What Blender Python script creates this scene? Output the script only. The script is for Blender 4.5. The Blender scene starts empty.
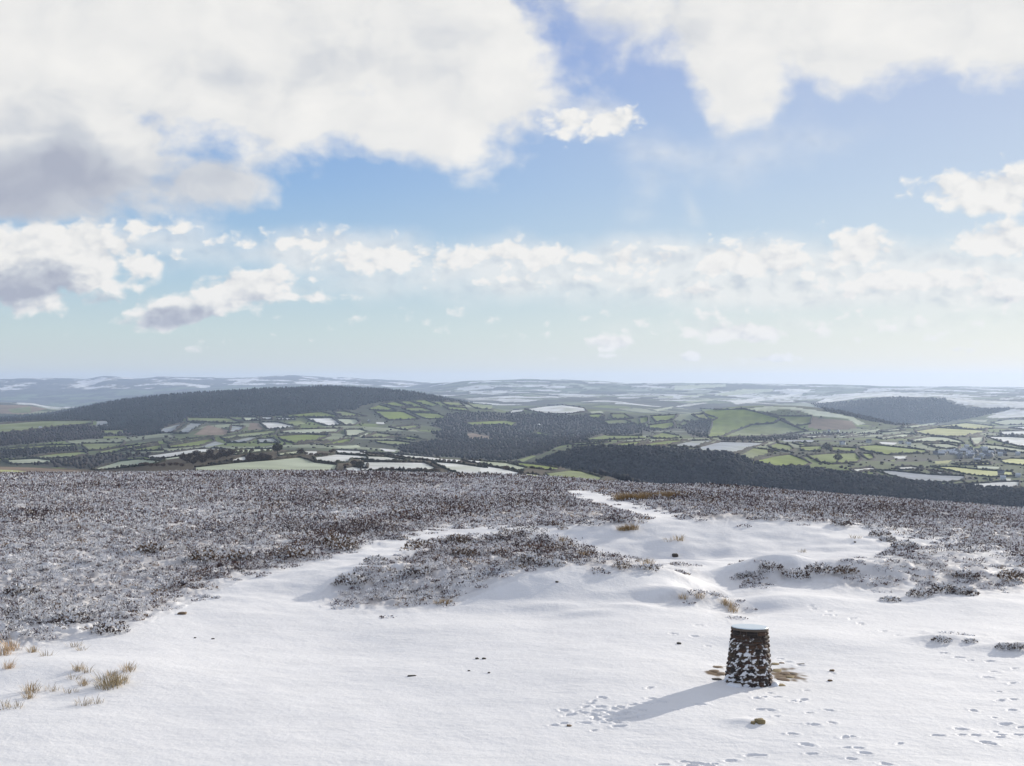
import bpy, math, random
import numpy as np
random.seed(7)
RNG = np.random.default_rng(11)
S = bpy.context.scene
COL = S.collection
F = 1400.0            # focal length in pixels of the photograph
CX, CY = 512.0, 383.0
HC = 5.8              # height of the eye above the ground round the pillar
SUN_AZ, SUN_EL = 41.0, 15.0
HAZE = 4.2e-5
SKY_AIR, SKY_DUST, SKY_STR, CLOUD_STR = 1.0, .3, .08, 1.0
CLEAR_STR = 1.0
SUN_STR = 5.0
EXPO = 0.0

# ------------------------------------------------------------------ maths
def pchip(xs, ys, q):
    """Monotone cubic interpolation, nodes along axis 0; xs, ys (K,N) or (K,), q (N,)"""
    xs = np.asarray(xs, float); ys = np.asarray(ys, float); q = np.asarray(q, float)
    if xs.ndim == 1:
        xs = np.broadcast_to(xs[:, None], (len(xs), q.size)); ys = np.broadcast_to(ys[:, None], (len(ys), q.size))
    h = np.diff(xs, axis=0); d = np.diff(ys, axis=0) / h
    m = np.zeros_like(ys)
    w1 = 2*h[1:] + h[:-1]; w2 = h[1:] + 2*h[:-1]
    prod = d[:-1]*d[1:]
    with np.errstate(divide='ignore', invalid='ignore'):
        hm = (w1+w2) / (w1/d[:-1] + w2/d[1:])
    m[1:-1] = np.where(prod > 0, hm, 0.0)
    m[0] = d[0]; m[-1] = d[-1]
    q = np.clip(q, xs[0], xs[-1])
    idx = np.clip((xs[1:-1] < q[None, :]).sum(axis=0), 0, xs.shape[0]-2)
    ar = np.arange(q.size)
    x0 = xs[idx, ar]; hh = h[idx, ar]; y0 = ys[idx, ar]; y1 = ys[idx+1, ar]
    m0 = m[idx, ar]; m1 = m[idx+1, ar]
    t = (q-x0)/hh; t2 = t*t; t3 = t2*t
    return (2*t3-3*t2+1)*y0 + (t3-2*t2+t)*hh*m0 + (-2*t3+3*t2)*y1 + (t3-t2)*hh*m1

def curve(pts):
    xs = np.array([p[0] for p in pts], float); ys = np.array([p[1] for p in pts], float)
    def f(q):
        q = np.asarray(q, float); sh = q.shape
        return pchip(xs, ys, np.clip(q, xs[0], xs[-1]).ravel()).reshape(sh)
    return f

def noise2(x, y, seed=0):
    xi = np.floor(x).astype(np.int64); yi = np.floor(y).astype(np.int64)
    xf = x-xi; yf = y-yi
    def g(ix, iy):
        h = (ix*374761393 + iy*668265263 + seed*974634777) & 0xffffffff
        h = ((h ^ (h >> 13)) * 1274126177) & 0xffffffff
        h = h ^ (h >> 16)
        a = h.astype(float) * (2*math.pi/4294967296.0)
        return np.cos(a), np.sin(a)
    u = xf*xf*xf*(xf*(xf*6-15)+10); v = yf*yf*yf*(yf*(yf*6-15)+10)
    def dt(ix, iy, fx, fy):
        c, s = g(ix, iy); return c*fx + s*fy
    a = dt(xi, yi, xf, yf); b = dt(xi+1, yi, xf-1, yf)
    c = dt(xi, yi+1, xf, yf-1); d = dt(xi+1, yi+1, xf-1, yf-1)
    return ((a*(1-u)+b*u)*(1-v) + (c*(1-u)+d*u)*v)*1.5

def fbm(x, y, oct=4, seed=0, gain=.5):
    s = 0; a = 1.0
    for i in range(oct):
        s = s + a*noise2(x*2**i, y*2**i, seed+i*17); a *= gain
    return s

def sstep(a, b, x):
    t = np.clip((x-a)/(b-a), 0, 1); return t*t*(3-2*t)

def inpoly(px, py, poly):
    poly = np.asarray(poly, float); out = np.zeros(px.shape, bool)
    bb = (px >= poly[:, 0].min()) & (px <= poly[:, 0].max()) & (py >= poly[:, 1].min()) & (py <= poly[:, 1].max())
    ii = np.nonzero(bb)
    if not len(ii[0]): return out
    x = px[ii]; y = py[ii]; r = np.zeros(x.shape, bool)
    n = len(poly)
    for i in range(n):
        x0, y0 = poly[i]; x1, y1 = poly[(i+1) % n]
        if y0 == y1: continue
        c = ((y0 > y) != (y1 > y)) & (x < (x1-x0)*(y-y0)/(y1-y0)+x0)
        r ^= c
    out[ii] = r
    return out

# ------------------------------------------------------------------ the lie of the land
# For each skyline or valley line: how far away it lies and how far below the eye (both vary across the view)
B_D = curve([(-600,240),(0,230),(300,215),(450,190),(560,165),(700,140),(850,120),(1024,108),(1600,98)])
B_Q = curve([(-600,480),(0,475),(150,473.5),(300,472.5),(400,474),(500,476.5),(560,479.5),(620,484),(700,487),(800,493),(900,501),(1024,510),(1600,535)])
KN = [
 (lambda x: 600+0*x, lambda x: B_Q(x)+55),
 (lambda x: 1100+0*x, curve([(0,492),(500,497),(600,515),(700,560),(1024,575)])),
 (curve([(0,1900),(540,1900),(620,1650),(700,1400),(1024,1400)]),
  curve([(0,467),(60,469),(100,470),(130,465),(150,459),(200,452),(250,449.5),(360,452.5),(440,457.5),(488,461),(532,464),(563,468),(607,476),(640,486),(680,505),(760,560),(1024,590)])),
 (curve([(0,2300),(540,2250),(700,2000),(1024,1950)]),
  curve([(0,480),(130,476),(250,462),(400,466),(488,475),(563,487),(640,530),(700,585),(1024,615)])),
 (curve([(0,2900),(450,2900),(560,2550),(640,2420),(1024,2350)]),
  curve([(0,463),(100,461),(150,453),(250,451),(400,455),(470,461),(515,463),(540,461),(560,456),(600,451),(650,451),(700,455),(730,457),(760,466),(790,471),(850,477),(900,484),(960,489),(1024,493)])),
 (curve([(0,4000),(400,4000),(600,3600),(1024,3600)]),
  curve([(0,440),(100,440),(200,434),(300,432),(400,436),(450,440),(520,445),(560,442),(600,438),(700,436),(800,440),(900,442),(1024,446)])),
 (lambda x: 5000+0*x,
  curve([(0,424),(100,422),(200,417),(300,416),(400,421),(450,424),(520,428),(600,430),(700,431),(800,434),(900,432),(1024,434)])),
 (curve([(0,6500),(500,6300),(600,6000),(700,5700),(1024,5600)]),
  curve([(-200,423),(0,419),(50,415),(100,404),(150,397),(200,392.5),(250,390),(300,387.5),(325,386.5),(350,387.5),(400,391),(430,395.5),(470,403.5),(490,407),(508,410.5),(540,407),(565,405.5),(600,409),(640,413),(680,414.5),(700,412.5),(740,406.8),(790,405.6),(830,409),(870,417),(900,424),(1024,429)])),
 (curve([(0,7300),(500,7100),(600,6800),(700,6500),(1024,6400)]),
  curve([(0,424),(100,411),(200,402),(320,395),(400,398),(470,409),(500,413),(560,412),(640,418),(700,419),(790,413),(870,424),(900,428),(1024,431)])),
 (lambda x: 8000+0*x,
  curve([(0,414),(100,411),(200,402),(320,394),(420,400),(500,410),(600,406),(700,413),(790,412),(830,420),(900,428),(960,424),(1024,419)])),
 (lambda x: 9300+0*x,
  curve([(0,403.5),(30,404.5),(60,409),(100,410),(200,401),(320,391),(400,396),(450,399),(500,400),(600,400),(700,402),(780,404),(830,405.5),(870,400.5),(900,398.8),(930,398.6),(960,400),(985,402),(1024,402)])),
 (lambda x: 13000+0*x,
  curve([(0,406),(50,407),(200,398),(320,391),(430,394),(500,392),(600,393),(700,393),(800,395.5),(850,393),(950,392.5),(1024,393)])),
 (curve([(0,21000),(400,21000),(450,16000),(1024,16000)]),
  curve([(-300,382),(0,379.5),(43,378),(84,379.2),(107,376.6),(137,378.4),(172,377),(230,378),(290,376.2),(330,378),(380,379.8),(420,382.5),(440,384),(470,381.5),(500,380.5),(540,380),(600,381.5),(640,384),(680,383.6),(740,384),(800,384.6),(900,387),(1024,387.8)])),
 (lambda x: 28000+0*x, lambda x: 388.3+0*x),
]
# drifts, mounds and hollows of the near ground: x, y, width, depth, height
def xy_at(px, row):                    # on the level ground round the pillar
    d = HC*F/(row-CY); return ((px-CX)/F*d, d)
BUMPS = []
for px, row, sx, sy, h in [(585,588,3.4,2.3,.72),(700,598,.55,1.6,-.12),(722,590,.8,3.0,-.22),(520,598,1.6,1.0,.16),(400,580,3.6,2.2,.42),(470,560,3.5,2.5,.30),(740,533,8.5,4.2,.85),
        (640,553,3.2,1.3,-.34),(560,545,3.0,1.6,-.18),(770,577,1.35,.9,.45),(858,577,2.6,1.4,.45),(930,572,2.6,1.6,.25),(703,603,1.2,.7,.26),
        (655,603,.9,.6,.12),(545,610,1.0,.5,.09),(632,612,.7,.45,.10),(590,616,.8,.4,.06),(672,590,.7,.5,.10),(606,604,.5,.35,.05),(690,577,.9,.6,.15),(745,607,.9,.9,-.20),(790,600,1.5,.7,.10),
        (250,640,5,3,-.15),(330,600,2,1.6,-.12),(460,625,3,1.3,.08),(880,640,5,1.4,.08),(945,640,.8,.45,.12),(1015,648,.8,.45,.12),
        (746,724,.35,.22,.06),(60,668,2.2,1.2,.12),(980,560,3,2,.2),(650,497,3,6,-.15)]:
    x, y = xy_at(px, row); BUMPS.append((x, y, sx, sy, h))
PRINTS = [(806,690,0),(797,702,1),(803,700,.6),(809,714,.2),(829,711,-.5),(813,726,-.4),(832,724,-.8),(793,735,-.4),(806,745,-.5),(811,753,0),(845,738,.3),(852,737,-.5),(858,748,-.2),(865,753,-.4),(847,748,.1),(851,758,-.4),(885,763,-.5),(900,743,.4),(937,735,0),(961,728,-.2),(962,734,0),(976,734,0),(995,730,-.3),(1000,736,-.1),(984,741,-.1),(995,717,-.5),(973,710,-1),(1000,700,.5),(998,691,-.7),(1012,683,.3),(988,676,-.4),(1014,667,.1),(994,670,0),(947,652,-.3),(970,659,-.1),(990,660,.1),(1020,726,.2),(1018,733,-.1),
 (569,716,.3),(577,713,.4),(591,706,.1),(601,709,-.3),(585,709,.5),(595,721,-.2),(603,724,-.2),(612,722,0),(621,721,.1),(634,720,.2),(641,718,.3),(619,728,.1),(629,711,.1),(652,702,-.2),(661,705,-.3),(642,713,-.6),(700,707,.1),(675,713,.1),(649,691,.6),(770,711,-.5),(791,735,-.2),(761,754,0),(752,754,.1),(685,760,-.2),(697,762,-.4),(705,763,-.6),(664,763,.1),(730,759,.1),(763,698,.2),(757,699,-.4),(796,702,-.3),(770,693,.1),(776,697,0),
 (695,639,-.4),(708,647,-.5),(673,637,-.5),(698,627,.1),(788,660,.1),(800,664,.1),(833,672,-.7),(813,608,-.3),(828,614,-.3),(851,618,-.3),(860,621,-.3),(884,630,-.3),(898,635,-.3),(942,652,-.2),(958,656,-.1),(780,657,-.2),(745,690,.1),(735,694,0),
 (626,716,.2),(610,715,-.3),(633,708,.3),(605,719,.4),(646,707,-.2)]
_r = random.Random(4)
for a0, b0, n0, dx, dy in [(1015,700,5,-6,11),(742,692,4,9,9),(860,622,5,-13,-4),(690,764,3,14,-1)]:
    for k in range(n0): PRINTS.append((a0+dx*k+_r.uniform(-3, 3)+5*(k % 2), b0+dy*k+_r.uniform(-1.5, 1.5), _r.uniform(-.7, .5)))
for k in range(26): PRINTS.append((_r.gauss(608, 22), _r.gauss(716, 6), _r.uniform(-.8, .8)))
PR = [(xy_at(a, b)[0], xy_at(a, b)[1], ang) for a, b, ang in PRINTS]

def relief(X, Y, fine=True):
    z = np.zeros(X.shape)
    for bx, by, sx, sy, h in BUMPS:
        m = (np.abs(X-bx) < 3.2*sx) & (np.abs(Y-by) < 3.2*sy)
        z[m] += h*np.exp(-((X[m]-bx)/sx)**2 - ((Y[m]-by)/sy)**2)
    z += .10*fbm(X/6.5, Y/6.5, 2, 3)*sstep(15, 30, Y) + .22*fbm(X/24, Y/24, 2, 5)*sstep(50, 90, Y)
    z += .013*fbm(X/1.7+.2*Y, Y/1.3, 3, 9)*(1+3.0*sstep(34,44,Y))
    if fine:
        w = sstep(-.1, .5, noise2(X/4, Y/3, 21)+.15)
        z += w*.003*fbm(X/.55+Y*.5, Y/.16, 3, 31)*(1-.7*sstep(40, 90, Y))
        for ip, (fx, fy, an) in enumerate(PR):
            ks = .6+.5*((ip*37) % 11)/11
            m = (np.abs(X-fx) < .5) & (np.abs(Y-fy) < .6)
            if not m.any(): continue
            c, s = math.cos(an*1.3), math.sin(an*1.3)
            u = (X[m]-fx)*c + (Y[m]-fy)*s; v = -(X[m]-fx)*s + (Y[m]-fy)*c
            r = np.sqrt((u/.125/ks)**2 + (v/.07/ks)**2) + .45*noise2(X[m]*11, Y[m]*11, 41)
            z[m] += -.034*(1-sstep(.5, 1.0, r)) + .008*np.exp(-((r-1.4)/.3)**2)
    return z

def land(X, Y, fine=True):
    X = np.asarray(X, float); Y = np.asarray(Y, float); sh = X.shape
    X = X.ravel(); Y = Y.ravel()
    px = CX + F*X/np.maximum(Y, 1.0)
    pxc = np.clip(px, -600, 1624)
    db = B_D(pxc); qb = B_Q(pxc)
    zb = HC - db*(qb-CY)/F
    z = np.zeros(X.size)
    near = Y <= db
    s = np.clip((Y-45)/(db-45), 0, 1)**1.35
    zn = zb*s
    fade = 1-sstep(.7, 1.0, Y/db)
    ii = np.nonzero(Y < 320)[0]
    rl = np.zeros(X.size)
    if ii.size: rl[ii] = relief(X[ii], Y[ii], fine)*(.25+.75*fade[ii])
    jj = np.nonzero(near)[0]
    z[jj] = zn[jj] + rl[jj]
    kk = np.nonzero(~near)[0]
    if kk.size:
        p = pxc[kk]
        D = np.stack([db[kk]] + [k[0](np.clip(p, -300, 1324))+0*p for k in KN])
        Q = np.stack([qb[kk]] + [k[1](np.clip(p, -300, 1324))+0*p for k in KN])
        q = pchip(np.log(D), Q, np.log(Y[kk]))
        zz = HC - Y[kk]*(q-CY)/F
        yy = Y[kk]; xx = X[kk]
        amp = sstep(400, 1500, yy)
        # gentle folds: steeper small valleys and spurs, kept small so the skylines stay put
        zz += amp*yy*(.0009+.0006*sstep(7000, 10000, yy)*(1-sstep(13500, 15500, yy)))*fbm(xx/650+yy/1400, yy/900, 4, 77)
        z[kk] = zz + rl[kk]*(yy < 320)
    return z.reshape(sh)

def proj(X, Y, Z):
    return CX+F*X/Y, CY+F*(HC-Z)/Y

SHEETS = {}
def hit(px, row, far):
    """first point of the land seen in that direction, looked up on the finished ground sheets; nan where none"""
    px = np.atleast_1d(np.asarray(px, float)); row = np.atleast_1d(np.asarray(row, float))
    xs, D, Z, mono = SHEETS['hills' if far else 'ground']
    out = np.full((px.size, 3), np.nan)
    ci = np.clip(np.searchsorted(xs, px), 1, len(xs)-1)
    ci = np.where(np.abs(xs[ci-1]-px) < np.abs(xs[ci]-px), ci-1, ci)
    order = np.argsort(ci)
    last = -1
    for o in order:
        c = ci[o]
        if c != last: neg = -mono[:, c]; last = c
        k = int(np.searchsorted(neg, -row[o]))
        if k >= len(D) or k == 0: continue
        q0 = CY+F*(HC-Z[k-1, c])/D[k-1]; q1 = CY+F*(HC-Z[k, c])/D[k]
        t = min(max((row[o]-q0)/(q1-q0), 0), 1) if abs(q1-q0) > 1e-9 else 1
        y = D[k-1]+(D[k]-D[k-1])*t; z = Z[k-1, c]+(Z[k, c]-Z[k-1, c])*t
        out[o] = ((px[o]-CX)/F*y, y, z)
    return out

# ------------------------------------------------------------------ objects
def tag(o, label=None, cat=None, group=None, kind=None):
    if label: o['label'] = label
    if cat: o['category'] = cat
    if group: o['group'] = group
    if kind: o['kind'] = kind
    return o

def empty(name, loc, rz=0.0):
    o = bpy.data.objects.new(name, None); COL.objects.link(o)
    o.empty_display_size = .3
    o.location = loc; o.rotation_euler = (0, 0, rz); return o

def make_mesh(name, V, Fc, mats, col=None, smooth=False, mi=None):
    V = np.asarray(V, np.float32); Fc = np.asarray(Fc, np.int32); k = Fc.shape[1]
    me = bpy.data.meshes.new(name)
    me.vertices.add(len(V)); me.vertices.foreach_set('co', V.ravel())
    me.loops.add(Fc.size); me.loops.foreach_set('vertex_index', Fc.ravel())
    me.polygons.add(len(Fc)); me.polygons.foreach_set('loop_start', np.arange(0, Fc.size, k, dtype=np.int32))
    try: me.polygons.foreach_set('loop_total', np.full(len(Fc), k, np.int32))
    except Exception: pass
    if smooth: me.polygons.foreach_set('use_smooth', np.ones(len(Fc), bool))
    for m in (mats if isinstance(mats, (list, tuple)) else [mats]): me.materials.append(m)
    if mi is not None: me.polygons.foreach_set('material_index', np.asarray(mi, np.int32))
    if col is not None:
        at = me.color_attributes.new('cover', 'FLOAT_COLOR', 'POINT')
        c = np.ones((len(V), 4), np.float32); c[:, :3] = col
        at.data.foreach_set('color', c.ravel())
    me.update(calc_edges=True); me.validate()
    return me

def add(name, me, parent=None, loc=None, rot=None):
    o = bpy.data.objects.new(name, me); COL.objects.link(o)
    if parent is not None: o.parent = parent
    if loc is not None: o.location = loc
    if rot is not None: o.rotation_euler = rot
    return o

# ------------------------------------------------------------------ materials
def mat(name):
    m = bpy.data.materials.new(name); m.use_nodes = True
    nt = m.node_tree; b = nt.nodes['Principled BSDF']
    return m, nt, nt.nodes, nt.links, b

def N(nt, t, **kw):
    n = nt.nodes.new(t)
    for k, v in kw.items():
        if k.startswith('i_'):
            key = k[2:]; key = int(key) if key.isdigit() else key
            n.inputs[key].default_value = v
        else: setattr(n, k, v)
    return n

def covered(name, rough=.85, nscale=1.0, namp=.3, bump=None, bscale=8.0, spec=.2, nscale2=None):
    """material whose colour is what covers the ground there (attribute), broken up by noise"""
    m, nt, nd, lk, b = mat(name)
    at = N(nt, 'ShaderNodeAttribute', attribute_name='cover')
    geo = N(nt, 'ShaderNodeNewGeometry')
    nz = N(nt, 'ShaderNodeTexNoise', i_Scale=nscale, i_Detail=6.0, i_Roughness=.6)
    lk.new(geo.outputs['Position'], nz.inputs['Vector'])
    mr = N(nt, 'ShaderNodeMapRange'); mr.inputs[1].default_value = .25; mr.inputs[2].default_value = .75
    mr.inputs[3].default_value = 1-namp; mr.inputs[4].default_value = 1+namp*.6
    lk.new(nz.outputs['Fac'], mr.inputs[0])
    vm = N(nt, 'ShaderNodeVectorMath', operation='SCALE')
    lk.new(at.outputs['Color'], vm.inputs[0]); lk.new(mr.outputs[0], vm.inputs['Scale'])
    lk.new(vm.outputs[0], b.inputs['Base Color'])
    b.inputs['Roughness'].default_value = rough
    b.inputs['Specular IOR Level'].default_value = spec
    if bump:
        n2 = N(nt, 'ShaderNodeTexNoise', i_Scale=bscale, i_Detail=8.0, i_Roughness=.62)
        lk.new(geo.outputs['Position'], n2.inputs['Vector'])
        bp = N(nt, 'ShaderNodeBump', i_Strength=.6, i_Distance=bump)
        lk.new(n2.outputs['Fac'], bp.inputs['Height']); lk.new(bp.outputs[0], b.inputs['Normal'])
    return m

M_SNOW = covered('snow_ground', .7, 1.4, .05, bump=.03, bscale=7.0, spec=.25)
M_LAND = covered('farmland', .95, .02, .22)
M_HEATH = covered('heather', .8, 6.0, .15)
M_WOOD = covered('woodland', .95, .05, .25)
M_BLADE = covered('dead_grass', .8, 10.0, .2)
M_BARK = covered('bark_and_twigs', .95, .3, .2)

SNOW = np.array([.86, .855, .86])
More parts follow.
